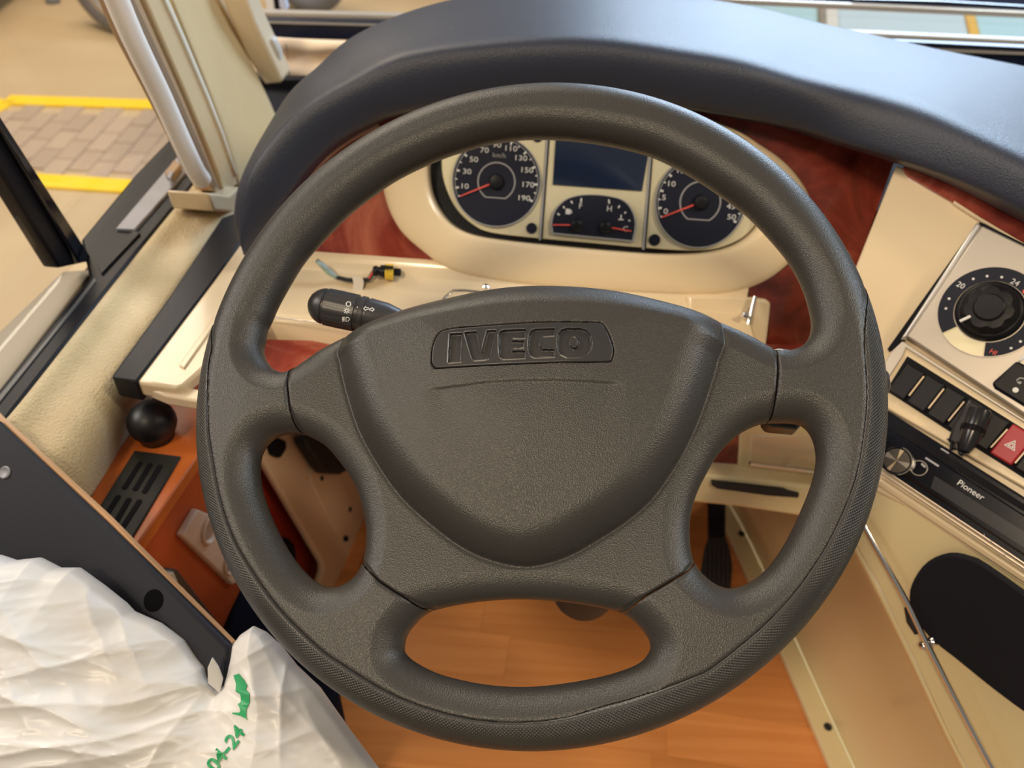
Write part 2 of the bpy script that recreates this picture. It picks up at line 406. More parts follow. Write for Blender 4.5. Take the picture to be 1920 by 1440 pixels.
# yellow lines: upper and lower edges of the paved bay
ya, yb, yc, yd = Z(12, 190, GZ), Z(330, 200, GZ), Z(240, 352, GZ), Z(-70, 332, GZ)
ye = Z(-60, 238, GZ)
def stripe(a, b, wd, nm='yellow_line'):
    d = (b-a).normalized(); s = V((-d.y, d.x, 0))*wd/2; q = V((0, 0, .012))
    slab(nm, [a-s+q, b-s+q, b+s+q, a+s+q], (0, 0, 1), .012, yellow, GR)
stripe(ya, yb+(yb-ya)*.6, .12); stripe(ya, ye, .12); stripe(yd, yc+(yc-yd)*.4, .12)
d1 = (Z(133, 200, GZ)-Z(40, 287, GZ)).normalized(); s1 = V((-d1.y, d1.x, 0))
bay = [(ya.x, ya.y), ((yb+(yb-ya)*.6).x, (yb+(yb-ya)*.6).y), ((yc+(yc-yd)*.4).x, (yc+(yc-yd)*.4).y), (yd.x, yd.y), (ye.x, ye.y)]
pc = (ya+yc)/2; cnt = 0
for i in range(-26, 27):
    for j in range(-16, 17):
        c = pc + s1*(i*.105) + d1*(j*.21+(.105 if i % 2 else 0))
        if sd_poly(bay, np.array([c.x]), np.array([c.y]))[0] < -.07 and cnt < 299:
            h = .008+random.uniform(-.002, .002); a, b = d1*.102, s1*.0495; t = V((0, 0, h))
            slab('paver', [c-a-b+t, c+a-b+t, c+a+b+t, c-a+b+t], (0, 0, 1), h+.004, paver_m, GR); cnt += 1

# left wall: carpeted ledge, window
zl = .59
WL = root('wall_left', (-.42, .6, zl), kind='structure')
lp = [(10, 787), (150, 607), (260, 467), (360, 347), (395, 300)]       # frame / carpet edge
rp_ = [(80, 880), (207, 707), (320, 552), (413, 410), (440, 370)]      # carpet / black trim edge
r0 = [Z(x, y, zl) for x, y in [(-70, 890)]+lp]; r1 = [Z(x, y, zl) for x, y in [(0, 985)]+rp_]
r0[0] = Z(-6, 800, zl); r1[0] = Z(62, 862, zl-.004)
bx = [Z(x, y, .535) for x, y in [(120, 930), (165, 945), (250, 775)]]; bx += [V((r1[3].x-.0, r1[3].y, .535)), V((r1[4].x, r1[4].y, .535)), V((r1[5].x, r1[5].y, .535))]
N_ = len(r0)
edge = [p+V((0, 0, -.006)) for p in r0]
rails = [[p+V((-.004, 0, -.03)) for p in r0], edge, [r0[i].lerp(r1[i], .08)+V((0, 0, .006)) for i in range(N_)], [r0[i].lerp(r1[i], .25)+V((0, 0, .008)) for i in range(N_)],
         [r0[i].lerp(r1[i], .42)+V((0, 0, -.004)) for i in range(N_)], [r0[i].lerp(r1[i], .7)+V((0, 0, -.003)) for i in range(N_)], [r0[i].lerp(r1[i], .97)+V((0, 0, -.004)) for i in range(N_)],
         [r1[i].lerp(bx[i], .35)+V((.006, 0, 0)) for i in range(N_)], [r1[i].lerp(bx[i], .7)+V((.004, 0, 0)) for i in range(N_)], [bx[i]+V((0, 0, -.012)) for i in range(N_)]]
loft('carpet_ledge', rails, carpet, WL, sub=2)
# window frame (sill part) and glass
WN = root('window_1', (-.45, .6, zl), kind='structure')
pslab('frame', Plane((0, 0, zl), (0, 0, 1)), [(-90, 840), (0, 728), (167, 520), (152, 449), (253, 327), (322, 256), (352, 215), (420, 250), (360, 347), (260, 467), (10, 787), (-40, 830)], .03, black, WN, off=.002, bevel=.003)
pslab('frame_groove', Plane((0, 0, zl), (0, 0, 1)), [(-80, 850), (0, 752), (90, 640), (180, 526), (177, 521), (92, 630), (2, 738), (-83, 840)], .004, mat('groove_grey', (.08, .08, .08), .4), WN, off=.0035)
pslab('sill_plate', Plane((0, 0, zl), (0, 0, 1)), [(217, 428), (252, 430), (352, 318), (335, 290)], .006, alu, WN, off=.006, bevel=.001)
hb = root('window_latch', Z(322, 318, zl+.01)); hb.parent = WN; hb.location = Z(322, 318, zl+.01)-WN.location
slab('latch_body', [Z(x, y, zl+.014) for x, y in [(308, 322), (322, 330), (340, 308), (326, 298)]], (0, 0, 1), .01, tanm, hb, bevel=.002)
slab('latch_tongue', [Z(x, y, zl+.016) for x, y in [(312, 330), (320, 334), (326, 322), (318, 318)]], (0, 0, 1), .006, alu, hb, bevel=.001)
pslab('ledge_end', Plane((0, 0, zl), (0, 0, 1)), [(180, 488), (250, 432), (262, 436), (190, 512)], .004, black, WN, off=.005)
xb = Z(140, 508, zl).x
PX = Plane((xb, 0, 0), (1, 0, 0), (0, 1, 0))
pslab('divider', PX, [(112, 503), (172, 490), (0, 222), (-60, 128), (-120, 128), (0, 318)], .018, black, WN, bevel=.003)
pslab('divider_lip', PX, [(150, 494), (176, 489), (4, 222), (-56, 128), (-70, 128), (-8, 226)], .026, gloss, WN, off=.006, bevel=.002)
xg = xb-.006
slab('pane', [V((xg, .1, zl)), V((xg, 1.05, zl)), V((xg, .82, 1.35)), V((xg, -.2, 1.35))], (1, 0, 0), .004, glass, WN)
pslab('outer_strip', Plane((0, 0, zl-.02), (0, 0, 1)), [(-120, 760), (0, 620), (118, 508), (175, 505), (0, 735), (-80, 840)], .01, mat('outer_beige', (.30, .26, .20), .6), WN, bevel=.002)  # beige-grey strip just outside the glass

slab('lower_wall', [V((-.47, -.2, .56)), V((-.47, 1.35, .56)), V((-.47, 1.35, -.02)), V((-.47, -.2, -.02))], (1, 0, 0), .03, mat('wall_dark', (.10, .07, .05), .8), WL)
WF = root('wall_front', (0, 1.12, 0), kind='structure')
slab('bulkhead', [V((-.47, 1.10, -.02)), V((1.3, 1.10, -.02)), V((1.3, 1.10, .53)), V((-.47, 1.10, .53))], (0, -1, 0), .03, mat('bulkhead_brown', (.22, .09, .05), .8), WF)
slab('scuttle', [V((-.47, 1.0, .56)), V((1.3, 1.0, .56)), V((1.3, 1.45, .56)), V((-.47, 1.45, .56))], (0, 0, 1), .03, matte, WF)
# pillar
PI_ = root('trim_1', Z(410, 385, zl), kind='structure')
xp = Z(400, 385, zl).x
PP = Plane((xp, 0, 0), (1, 0, 0), (0, 1, 0))
def strip(name, L_, R_, off, th_, m, bev=.002):
    return pslab(name, PP, L_+R_[::-1], th_, m, PI_, off=off, bevel=bev)
sealL = [(192, -40), (233, 67), (290, 180), (320, 253), (353, 320), (372, 340)]; sealR = [(212, -40), (262, 67), (314, 180), (350, 253), (377, 313), (386, 335)]
mid = [PP.at((a[0]+b[0])/2, (a[1]+b[1])/2, .012) for a, b in zip(sealL, sealR)]
tube('rubber_seal', [PP.at(170, -100, .012)]+mid, .0105, seal, PI_, sides=14, soft=3)
strip('channel', [(205, -40), (250, 67), (307, 180), (343, 253), (374, 320), (398, 358)], [(245, -40), (293, 67), (343, 180), (373, 253), (400, 320), (418, 362)], 0, .02, tanm)
strip('channel_groove', [(222, -40), (272, 67), (325, 180), (358, 253), (387, 320), (400, 350)], [(234, -40), (284, 67), (336, 180), (368, 253), (396, 320), (410, 352)], .004, .01, mat('channel_brown', (.25, .16, .09), .6), .001)
strip('flat_panel', [(258, -40), (303, 67), (352, 180), (382, 253), (408, 320), (422, 367)], [(292, -40), (340, 67), (388, 180), (417, 253), (440, 318), (446, 345)], .003, .02, pillar_m)
strip('bead', [(292, -40), (340, 67), (388, 180), (417, 253), (442, 325)], [(300, -40), (347, 67), (394, 180), (422, 253), (446, 330)], .006, .008, mat('bead_light', (.85, .80, .66), .3), .001)
slab('pillar_foot', [PP.at(x, y, .02) for x, y in [(392, 362), (430, 366), (452, 350), (452, 398), (402, 396)]], (1, 0, 0), .05, cream, PI_, bevel=.003)
q0 = [PP.at(298, -60, 0), PP.at(347, 67, 0), PP.at(394, 180, 0), PP.at(420, 253, 0), PP.at(448, 345, 0), PP.at(452, 430, 0)]
q1 = [Y(398, -60, 1.28), Y(445, 60, 1.24), Y(485, 140, 1.2), Y(520, 215, 1.15), Y(552, 300, 1.08), Y(575, 380, 1.0)]
rails = [[a.lerp(b, t) + V((-.03*math.sin(t*math.pi), 0, 0)) for a, b in zip(q0, q1)] for t in (0, .25, .5, .75, 1)]
loft('pillar_lining', rails, pcarpet, PI_, sub=1, thick=.01)
PT = root('trim_2', Y(450, 60, 1.2), kind='structure')
pslab('front_post', Plane((0, 1.2, 0), (0, -1, 0)), [(405, -40), (450, -40), (478, 40), (530, 150), (526, 157), (497, 160), (460, 100), (425, 20)], .05, mat('post_beige', (.66, .53, .36), .4), PT, bevel=.006)
pslab('gusset', Plane((0, 1.22, 0), (0, -1, 0)), [(494, 72), (512, 74), (524, 100), (526, 140), (518, 130)], .02, mat('gusset_grey', (.55, .52, .46), .5), PT, bevel=.003)

# windscreen
WS = root('window_2', (.2, 1.45, .6), kind='structure')
PY = Plane((0, 1.45, 0), (0, -1, 0))
pslab('lower_frame', PY, [(455, 36), (740, 44), (1300, 62), (1640, 76), (2000, 94), (2900, 130), (2900, 240), (2100, 190), (1700, 130), (1000, 95), (646, 76), (455, 70)], .03, mat('frame_navy', (.006, .009, .03), .3), WS, bevel=.003)
pslab('frame_rail', PY, [(470, 22), (740, 29), (1640, 63), (2900, 120), (2900, 128), (1640, 72), (740, 38), (470, 31)], .02, mat('frame_grey', (.36, .33, .29), .4), WS, off=.01, bevel=.002)
pslab('frame_bead', PY, [(470, 40), (740, 47), (1640, 88), (2000, 103), (2000, 106), (1640, 92), (740, 50), (470, 43)], .006, mat('frame_grey', (.36, .33, .29), .4), WS, off=.006)
slab('pane', [V((-.75, 1.47, .66)), V((1.6, 1.47, .70)), V((1.6, 1.05, 1.6)), V((-.75, 1.05, 1.6))], (0, -1, -.4), .004, glass, WS)
pslab('lower_gap', Plane((0, 1.28, 0), (0, -1, 0)), [(478, 150), (700, 150), (700, 240), (500, 230)], .02, matte, WS)

# scuttle blind
BL = root('folded_blind', Y(590, 120, 1.36), 'cream pleated blind folded under the black windscreen frame, left of the padded hood', 'blind')
PB = Plane((0, 1.36, 0), (0, -1, 0))
prof = [(70, 0), (80, .012), (92, .016), (98, .004), (106, 0), (118, .004), (122, .012), (132, .022), (145, .026), (158, .012), (166, 0)]
rails = [[PB.at(x, y+math.sin(x*.021+y)*2+(x-500)*.03, o+.004*math.sin(x*.05+k)) for x in range(486, 760, 12)] for k, (y, o) in enumerate(prof)]
loft('blind_fabric', rails, mat('blind_cream', (.86, .68, .50), .6), BL, sub=1, thick=.003)
for (x0, y0, x1, y1) in [(536, 82, 540, 108), (542, 126, 543, 142)]:
    tube('cord', [PB.at(x0, y0, .03), PB.at(x1, y1, .03)], .0008, rubber, BL, sides=6)

# ================================================================== DASHBOARD
th = math.radians(30)
PF = Plane((.069, .734, .696), (0, -math.cos(th), math.sin(th)))
DB = root('dashboard', (0, .75, .5), 'cream lacquered dashboard with dark red burl veneer behind the steering wheel', 'dashboard')
FAS = [(490, 462), (700, 489), (847, 508), (1100, 535), (1330, 560), (1300, 720), (1600, 820), (1606, 500), (1676, 304), (1730, 270), (1500, 190), (1200, 150), (1000, 140), (760, 170), (600, 270), (505, 400)]
# trim edge sliver between hood and veneer
tube('hood_trim', [PF.at(x, y, .012) for x, y in [(540, 372), (575, 330), (612, 293), (655, 260), (710, 233)]], .004, mat('trim_brown', (.30, .16, .12), .4), DB, soft=3)
bez = [(717, 325), (721, 362), (733, 400), (755, 437), (790, 468), (845, 507), (920, 525), (1020, 538), (1150, 547), (1290, 553), (1360, 551), (1413, 536), (1447, 518), (1475, 495), (1508, 462), (1525, 420), (1517, 373), (1497, 337), (1463, 300), (1413, 267), (1380, 247), (1290, 212), (1150, 185), (1000, 172), (880, 185), (795, 222), (742, 270)]
cl = [(804, 300), (804, 335), (810, 365), (825, 395), (850, 423), (890, 441), (960, 452), (1050, 461), (1150, 470), (1240, 476), (1320, 474), (1380, 460), (1420, 430), (1436, 395), (1440, 350), (1425, 300), (1380, 255), (1290, 225), (1180, 208), (1060, 202), (950, 205), (870, 225), (820, 262)]
def polar(P, pxs, n=120, c=None):
    uv = np.array([P.loc(x, y) for x, y in pxs]); uv = np.array(smoothline([tuple(q) for q in uv], 8)); 
    c = np.array(c if c is not None else uv.mean(0)); out = []
    ang = np.unwrap(np.arctan2(uv[:, 1]-c[1], uv[:, 0]-c[0])); r = np.hypot(*(uv-c).T)
    if ang[-1] < ang[0]: ang = ang[::-1]; r = r[::-1]
    ang = np.append(ang, ang[0]+2*math.pi); r = np.append(r, r[0])
    t = ang[0]+np.arange(n)*2*math.pi/n; rr = np.interp(t, ang, r)
    o = sorted([((a+math.pi) % (2*math.pi), c[0]+q*math.cos(a), c[1]+q*math.sin(a)) for a, q in zip(t, rr)])
    return [(x, y) for _, x, y in o]
cc = PF.loc(1115, 360)
def polar_fixed(pxs, n=140):
    uv = np.array([PF.loc(x, y) for x, y in pxs]); uv = np.array(smoothline([tuple(q) for q in uv], 8)); out = []
    ang = np.arctan2(uv[:, 1]-cc[1], uv[:, 0]-cc[0]); r = np.hypot(uv[:, 0]-cc[0], uv[:, 1]-cc[1])
    k = np.argsort(ang); a = np.concatenate([ang[k]-2*math.pi, ang[k], ang[k]+2*math.pi]); rr = np.tile(r[k], 3)
    return [(cc[0]+np.interp(t, a, rr)*math.cos(t), cc[1]+np.interp(t, a, rr)*math.sin(t)) for t in np.linspace(-math.pi, math.pi, n, endpoint=False)]
bo, bi = polar_fixed(bez), polar_fixed(cl)
def polar_hard(pxs, n=140):
    uv = []
    for (x0, y0), (x1, y1) in zip(pxs, pxs[1:]+pxs[:1]):
        uv += [PF.loc(x0+(x1-x0)*t/12, y0+(y1-y0)*t/12) for t in range(12)]
    uv = np.array(uv); ang = np.arctan2(uv[:, 1]-cc[1], uv[:, 0]-cc[0]); r = np.hypot(uv[:, 0]-cc[0], uv[:, 1]-cc[1])
    k = np.argsort(ang); a = np.concatenate([ang[k]-2*math.pi, ang[k], ang[k]+2*math.pi]); rr = np.tile(r[k], 3)
    return [(cc[0]+np.interp(t, a, rr)*math.cos(t), cc[1]+np.interp(t, a, rr)*math.sin(t)) for t in np.linspace(-math.pi, math.pi, n, endpoint=False)]
ringslab('burl_fascia', PF, polar_hard(FAS, 280), [(cc[0]+(a-cc[0])*1.04, cc[1]+(b-cc[1])*1.04) for a, b in polar_fixed(cl, 280)], 0, .012, burl, DB)
lerp2 = lambda A, B, t: [((1-t)*a[0]+t*b[0], (1-t)*a[1]+t*b[1]) for a, b in zip(A, B)]
rails = [[PF.pt(*q, 0) for q in bo], [PF.pt(*q, .006) for q in bo], [PF.pt(*q, .009) for q in lerp2(bo, bi, .06)], [PF.pt(*q, .011) for q in lerp2(bo, bi, .5)], [PF.pt(*q, .010) for q in lerp2(bo, bi, .93)], [PF.pt(*q, .008) for q in bi], [PF.pt(*q, -.02) for q in bi]]
loft('cluster_bezel', rails, cream, DB, sub=1, closed=True)

# tray under the fascia
p_a, p_b = PF.at(700, 486, .004), PF.at(700, 530, .006); zt = p_b.z
p_g = Z(600, 600, zt); p_f = Y(560, 648, p_g.y-.012)
xl = Z(470, 520, zt).x-.004; xr = Y(1443, 600, p_g.y).x
prof = [(p_a.y+.01, p_a.z+.001), (p_a.y-.002, p_a.z+.001), (p_a.y-.006, p_a.z-.004), (p_b.y+.001, zt+.004), (p_b.y-.004, zt), (p_g.y+.006, zt-.001), (p_g.y+.002, zt-.004), (p_g.y-.001, zt-.003), (p_g.y-.004, zt-.001), (p_f.y+.001, p_f.z+.006), (p_f.y, p_f.z), (p_f.y+.03, p_f.z-.002)]
vs = [V((x, y, z)) for x in (xl, xr) for y, z in prof] ; n_ = len(prof)
mesh('storage_tray', vs, [[i, i+1, n_+i+1, n_+i] for i in range(n_-1)]+[[n_-1, 0, n_, 2*n_-1], list(range(n_)), list(range(n_, 2*n_))], cream, DB, bevel=.0015)
pslab('tray_end_block', PF, [(1290, 554), (1380, 555), (1436, 561), (1446, 567), (1444, 590), (1436, 660), (1432, 720), (1290, 720)], .02, cream, DB, off=.014, bevel=.003)
ck = Plane((0, 0, zt+.004), (0, 0, 1))
pslab('end_cheek', ck, [(256, 715), (330, 727), (345, 722), (405, 668), (490, 625), (540, 470), (456, 447), (400, 525)], .018, cream, DB, bevel=.003)
pslab('cheek_lip', Plane((0, 0, zt-.004), (0, 0, 1)), [(262, 722), (345, 724), (420, 738), (430, 760), (372, 752), (310, 742)], .012, mat('cream_shade', (.74, .60, .42), .3), DB, bevel=.002)
pslab('cheek_recess', ck, [(335, 684), (402, 592), (408, 600), (345, 690)], .003, cream, DB, off=.002, bevel=.001)
pslab('edge_trim', Plane((0, 0, zt+.004), (0, 0, 1)), [(208, 706), (256, 716), (400, 527), (458, 447), (452, 395), (415, 408), (320, 552)], .024, black, DB, off=.001, bevel=.002)
tri = plane3(Z(345, 722, zt-.004), Z(410, 664, zt-.006), Z(600, 650, zt-.018))
pslab('knee_panel', tri, [(340, 724), (402, 664), (480, 636), (640, 640), (700, 700), (600, 760), (420, 740)], .01, burl, DB, off=-.002)
yl = p_f.y+.012
PL = Plane((0, yl, 0), (0, -1, 0))
pslab('lower_veneer', PL, [(1000, 660), (1560, 660), (1560, 930), (1290, 930), (1000, 900)], .012, burl, DB)
ob = Plane((0, yl-.004, 0), (0, -1, 0))
pslab('pocket_panel', ob, [(1388, 800), (1383, 893), (1560, 912), (1590, 800), (1400, 780)], .012, cream2, DB, bevel=.003)
pslab('pocket_back', Plane((0, yl-.003, 0), (0, -1, 0)), [(1405, 815), (1400, 884), (1545, 903), (1560, 815)], .012, cream, DB, off=.002, bevel=.004)
pslab('lower_ledge', Plane((0, yl-.03, .43), (0, -1, .25)), [(1285, 888), (1390, 896), (1580, 920), (1575, 990), (1500, 968), (1380, 950), (1285, 941)], .035, cream2, DB, bevel=.003)
pslab('ledge_seal', Plane((0, yl-.03, .43), (0, -1, .25)), [(1334, 902), (1470, 917), (1478, 921), (1499, 926), (1497, 934), (1440, 930), (1345, 917), (1335, 911)], .004, rubber, DB, off=.003, bevel=.001)

# chrome guard wires
def wire(lab, pts, r=.0017, studs=()):
    o = root('guard_wire', pts[0], lab, 'wire rail', 'chrome guard wires')
    tube('wire', pts, r, chrome, o, sides=10)
    for s in studs: lathe('stud', s[0], s[1], [(-.008, .0022), (0, .0026), (.003, .0040), (.006, .0036), (.0075, .0015)], chrome, o, n=14)
    return o
tt = lambda x, y, h=.006: Z(x, y, zt+h)
wire('thin straight chrome wire along the front of the cream tray, left of the indicator stalk', [tt(470, 590), tt(600, 604), tt(760, 622)], .0008)
wire('bent chrome wire rail rising behind the top of the wheel hub', [tt(800, 604, .0), tt(836, 556, .012), tt(850, 545, .014), tt(872, 545, .014), tt(990, 558, .012), tt(1200, 590, .01)], .0017, [(tt(911, 543, .012), (0, -.3, 1))])
wire('short upright chrome wire at the right end of the cream tray', [PF.at(1416, 556, .02), PF.at(1396, 632, .03), PF.at(1390, 660, .03)], .0022, [(PF.at(1399, 590, .03), (-.5, -1, .4))])
wire('chrome wire across the small cream pocket seen through the right wheel opening', [Y(1406, 868, yl-.02), Y(1530, 884, yl-.02), Y(1600, 893, yl-.02)], .0026, [(Y(1475, 874, yl-.014), (0, -1, .9))])

# padded hood
al, be = math.radians(48), math.radians(40)
e1 = V((math.cos(al), -math.sin(al), 0)); nC = V((-math.sin(al)*math.cos(be), -math.cos(al)*math.cos(be), math.sin(be)))
PC = Plane(D(1855, 588, .665), nC, e1)
def front(px, py, off):
    a, b = PF.at(px, py, off), PC.at(px, py, off*.75)
    da, db = (a-CAM).dot(FW), (b-CAM).dot(FW); k = 90.0
    return D(px, py, -math.log(math.exp(-k*da)+math.exp(-k*db))/k) if px > 1400 else a
H = [((468, 484), (456, 474), (450, 464), .035, .045), ((478, 466), (449, 440), (441, 434), .03, .05), ((500, 430), (453, 380), (439, 400), .02, .055), ((530, 385), (470, 318), (446, 358), .0, .06),
     ((570, 330), (505, 266), (468, 303), -.015, .06), ((612, 286), (541, 224), (496, 250), -.025, .06), ((660, 252), (592, 186), (540, 176), -.03, .06), ((720, 222), (660, 148), (591, 128), -.045, .06),
     ((790, 205), (740, 106), (643, 78), -.07, .06), ((880, 187), (830, 87), (722, 36), -.10, .06), ((980, 176), (930, 76), (820, 3), -.13, .06), ((1080, 174), (1040, 68), (940, -20), -.16, .06),
     ((1180, 182), (1150, 72), (1090, -27), -.18, .06), ((1290, 203), (1270, 90), (1240, -14), -.20, .06), ((1400, 222), (1390, 111), (1400, 7), -.21, .06), ((1500, 243), (1505, 145), (1540, 41), -.22, .06),
     ((1590, 272), (1620, 170), (1680, 72), -.22, .06), ((1680, 298), (1740, 204), (1790, 96), -.22, .06), ((1812, 346), (1855, 256), (1930, 122), -.22, .065), ((1932, 405), (1975, 312), (2060, 154), -.22, .07), ((2090, 486), (2120, 410), (2220, 195), -.22, .075), ((2300, 590), (2350, 500), (2420, 250), -.22, .08), ((2560, 720), (2620, 620), (2680, 330), -.22, .08)]
L0 = [front(*h[0], h[4]-.018) for h in H]; L1 = [front(*h[1], h[4]) for h in H]; L2 = [PF.at(*h[2], h[3]) for h in H]
Lb = [p-PF.n*.045+V((0, 0, .006)) for p in L0]
nrm = []
for i in range(len(H)):
    t = (L0[min(i+1, len(H)-1)]-L0[max(i-1, 0)]).normalized(); nrm.append(t)
L3 = []
for i in range(len(H)):
    t = min(1, i/8); L3.append(L2[i]+V((.03*(1-t), .05+.03*t, -.05-.05*t)))
def lp3(a, b, t, bul=0, n=None): return [p.lerp(q, t)+(n or PF.n)*bul for p, q in zip(a, b)]
rails = [Lb, lp3(Lb, L0, .7), lp3(L0, L0, 0, .0), lp3(L0, L1, .12, .003), lp3(L0, L1, .5, .006), lp3(L0, L1, .86, .003), lp3(L1, L2, .04, 0), lp3(L1, L2, .14, 0, V((0, 0, 1))), lp3(L1, L2, .5, .006, V((0, 0, 1))), lp3(L1, L2, .85, .006, V((0, 0, 1))), L2, lp3(L2, L3, .3, .0), L3]
def dense(r): return [V(p) for p in smoothline([tuple(q) for q in r], 3, False)]
hood = loft('padded_hood', [dense(r) for r in rails], hood_m, None, sub=2)
hood.data.update()
mark(hood, 'dark grey padded leatherette hood curving over the instruments', 'dashboard hood')

# ------------------------------------------------------------------ instrument cluster
PK = Plane(PF.p-PF.n*.012, PF.n)
IC = root('instrument_cluster', PK.at(1110, 360), 'silver faced instrument cluster with speedometer, screen and rev counter behind the wheel', 'gauge')
sur = [PK.loc(x, y) for x, y in [(p[0]+(p[0]-1115)*.03, p[1]+(p[1]-350)*.05) for p in cl]]
lslab('surround', PK, sur, -.008, .004, black, IC)
plate = [(829, 290), (829, 325), (838, 358), (856, 392), (885, 420), (920, 436), (1000, 446), (1100, 455), (1200, 464), (1290, 470), (1345, 466), (1392, 446), (1418, 418), (1430, 380), (1425, 320), (1400, 275), (1320, 240), (1200, 222), (1060, 213), (950, 217), (880, 238), (842, 262)]
lslab('face_plate', PK, [tuple(q) for q in smoothline([PK.loc(x, y) for x, y in plate], 4)], 0, .006, clus_m, IC, bevel=.001)
for a, b in (((1029, 215), (1012, 450)), ((1224, 230), (1206, 468))):
    A, B = PK.at(*a, .0012), PK.at(*b, .0012); s = PK.e1*.0012
    slab('divider', [A-s, B-s, B+s, A+s], PK.n, .001, grey, IC); slab('divider', [A+s, B+s, B+s*2.4, A+s*2.4], PK.n, .001, black, IC)
for x, y, r in [(997, 428, .0058), (1227, 450, .0062), (1008, 256, .0058)]:
    lslab('warning_lamp', PK, circ(PK.loc(x, y), r, 20), .0014, .001, dialm, IC)
def dial(name, cpx, r, nums, needle_px, lab, inner=.43, extra=None, hub=.0088):
    c = PK.loc(*cpx); d = lslab(name, PK, circ(c, r, 64), .003, .003, dialm, IC); d['label'] = lab
    ringslab('rim_ring', PK, circ(c, r*1.0, 64), circ(c, r*.975, 64), .0042, .003, grey, d)
    ringslab('scale_ring', PK, circ(c, r*.94, 60, math.radians(-22), math.radians(202), False), circ(c, r*.925, 60, math.radians(-22), math.radians(202), False), .0036, .0005, grey, d, closed=False)
    k = r*inner; arc = circ(c, k, 40, math.radians(-58), math.radians(238), False); arc2 = circ(c, k*.93, 40, math.radians(-58), math.radians(238), False)
    ringslab('inner_ring', PK, arc, arc2, .0036, .0006, grey, d)
    vsT = []; fsT = []
    for i in range(20):
        a = math.radians(204-i*228/19); major = i % 2 == 1; r0_, r1_, hw = r*(.855 if major else .88), r*.925, r*(.022 if major else .014)
        u, t = (math.cos(a), math.sin(a)), (-math.sin(a), math.cos(a)); b0 = len(vsT)
        for rr, sg in ((r0_, -1), (r1_, -1), (r1_, 1), (r0_, 1)): vsT.append(PK.pt(c[0]+u[0]*rr+t[0]*hw*sg, c[1]+u[1]*rr+t[1]*hw*sg, .0037))
        fsT.append([b0, b0+1, b0+2, b0+3])
    mark(mesh('tick_marks', vsT, fsT, white, d), kind='stuff')
    for s, x, y in nums: text('numeral', s, PK.at(x, y, .0038), PK.e1, PK.e2, r*.165, white, d, sx=1.25)
    np_ = PK.loc(*needle_px); dx, dy = np_[0]-c[0], np_[1]-c[1]; l = math.hypot(dx, dy); tx, ty = -dy/l, dx/l
    lslab('needle', PK, [(c[0]+tx*.0010, c[1]+ty*.0010), (np_[0]+tx*.0006, np_[1]+ty*.0006), (np_[0]-tx*.0006, np_[1]-ty*.0006), (c[0]-tx*.0010, c[1]-ty*.0010)], .0065, .001, red, d)
    lathe('needle_hub', PK.pt(*c, .0035), PK.n, [(0, hub*.92), (.004, hub*.9), (.0065, hub*.75), (.0072, hub*.3)], black, d, n=28)
    return d
cr = lambda x, y: (780+x/3, 220+y/3)
rS = abs(PK.loc(1014, 350)[0]-PK.loc(848, 343)[0])/2
sp = dial('speedometer', (931, 341), rS, [(s, *cr(x, y)) for s, x, y in [('10', 272, 388), ('30', 287, 306), ('50', 325, 238), ('70', 385, 186), ('90', 455, 156), ('110', 532, 176), ('130', 588, 230), ('150', 622, 298), ('170', 628, 380), ('190', 605, 455)]], cr(250, 445), 'round speedometer with numbers 10 to 190')
text('unit_text', 'km/h', PK.at(*cr(468, 215), .0038), PK.e1, PK.e2, .007, grey, sp)
rc_ = cr(1595, 478)
def around(cpx, r, deg): c = PK.loc(*cpx); return c[0]+r*math.cos(math.radians(deg)), c[1]+r*math.sin(math.radians(deg))
rd = dial('rev_counter', rc_, rS*1.02, [('0', *cr(1405, 530)), ('5', *cr(1395, 452)), ('10', *cr(1435, 375)), ('15', *cr(1487, 300)), ('50', *cr(1775, 562))], cr(1375, 563), 'round rev counter with numbers 0 to 50', inner=.46)
for s, dg in (('20', 107), ('25', 84), ('30', 61), ('35', 38), ('40', 15), ('45', -4)):
    a, b = around(rc_, rS*.70, dg); text('numeral', s, PK.pt(a, b, .0038), PK.e1, PK.e2, rS*.165, white, rd, sx=1.25)
lslab('display_screen', PK, [PK.loc(x, y) for x, y in [(1044, 222), (1224, 238), (1203, 358), (1036, 346)]], .002, .002, lcd, IC)
hm = [cr(*q) for q in [(762, 655), (757, 590), (780, 520), (835, 465), (905, 440), (990, 434), (1080, 442), (1165, 466), (1215, 520), (1238, 600), (1222, 700)]]
c2 = [tuple(q) for q in smoothline([PK.loc(*q) for q in hm], 4, False)]
fg = lslab('fuel_temperature_gauge', PK, c2, .003, .003, dialm, IC)
mx_, my_ = np.mean([q[0] for q in c2]), np.mean([q[1] for q in c2])
ringslab('gauge_outline', PK, c2, [(mx_+(a-mx_)*.96, my_+(b-my_)*.95) for a, b in c2], .0038, .001, grey, fg)
for a, b in (((905, 605), (770, 605)), ((1065, 615), (1212, 640))):
    A, B = PK.at(*cr(*a), .0055), PK.at(*cr(*b), .0055); s = PK.e2*.0009
    slab('needle', [A-s, B-s*.7, B+s*.7, A+s], PK.n, .001, red, fg)
    lathe('needle_hub', PK.at(*cr(*a), .003), PK.n, [(0, .0068), (.004, .0066), (.006, .005), (.0066, .003)], black, fg, n=24)
for s, x, y in (('F', 925, 500), ('H', 1088, 515), ('C', 1178, 630)): text('letter', s, PK.at(*cr(x, y), .0038), PK.e1, PK.e2, .0085, white, fg)
def px_bar(a, b, wd, m, par, nm='mark', P=PK, off=.0038):
    A, B = P.at(*a, off), P.at(*b, off); d = (B-A).normalized(); s = P.n.cross(d)*wd/2
    slab(nm, [A-s, B-s, B+s, A+s], P.n, .0004, m, par)
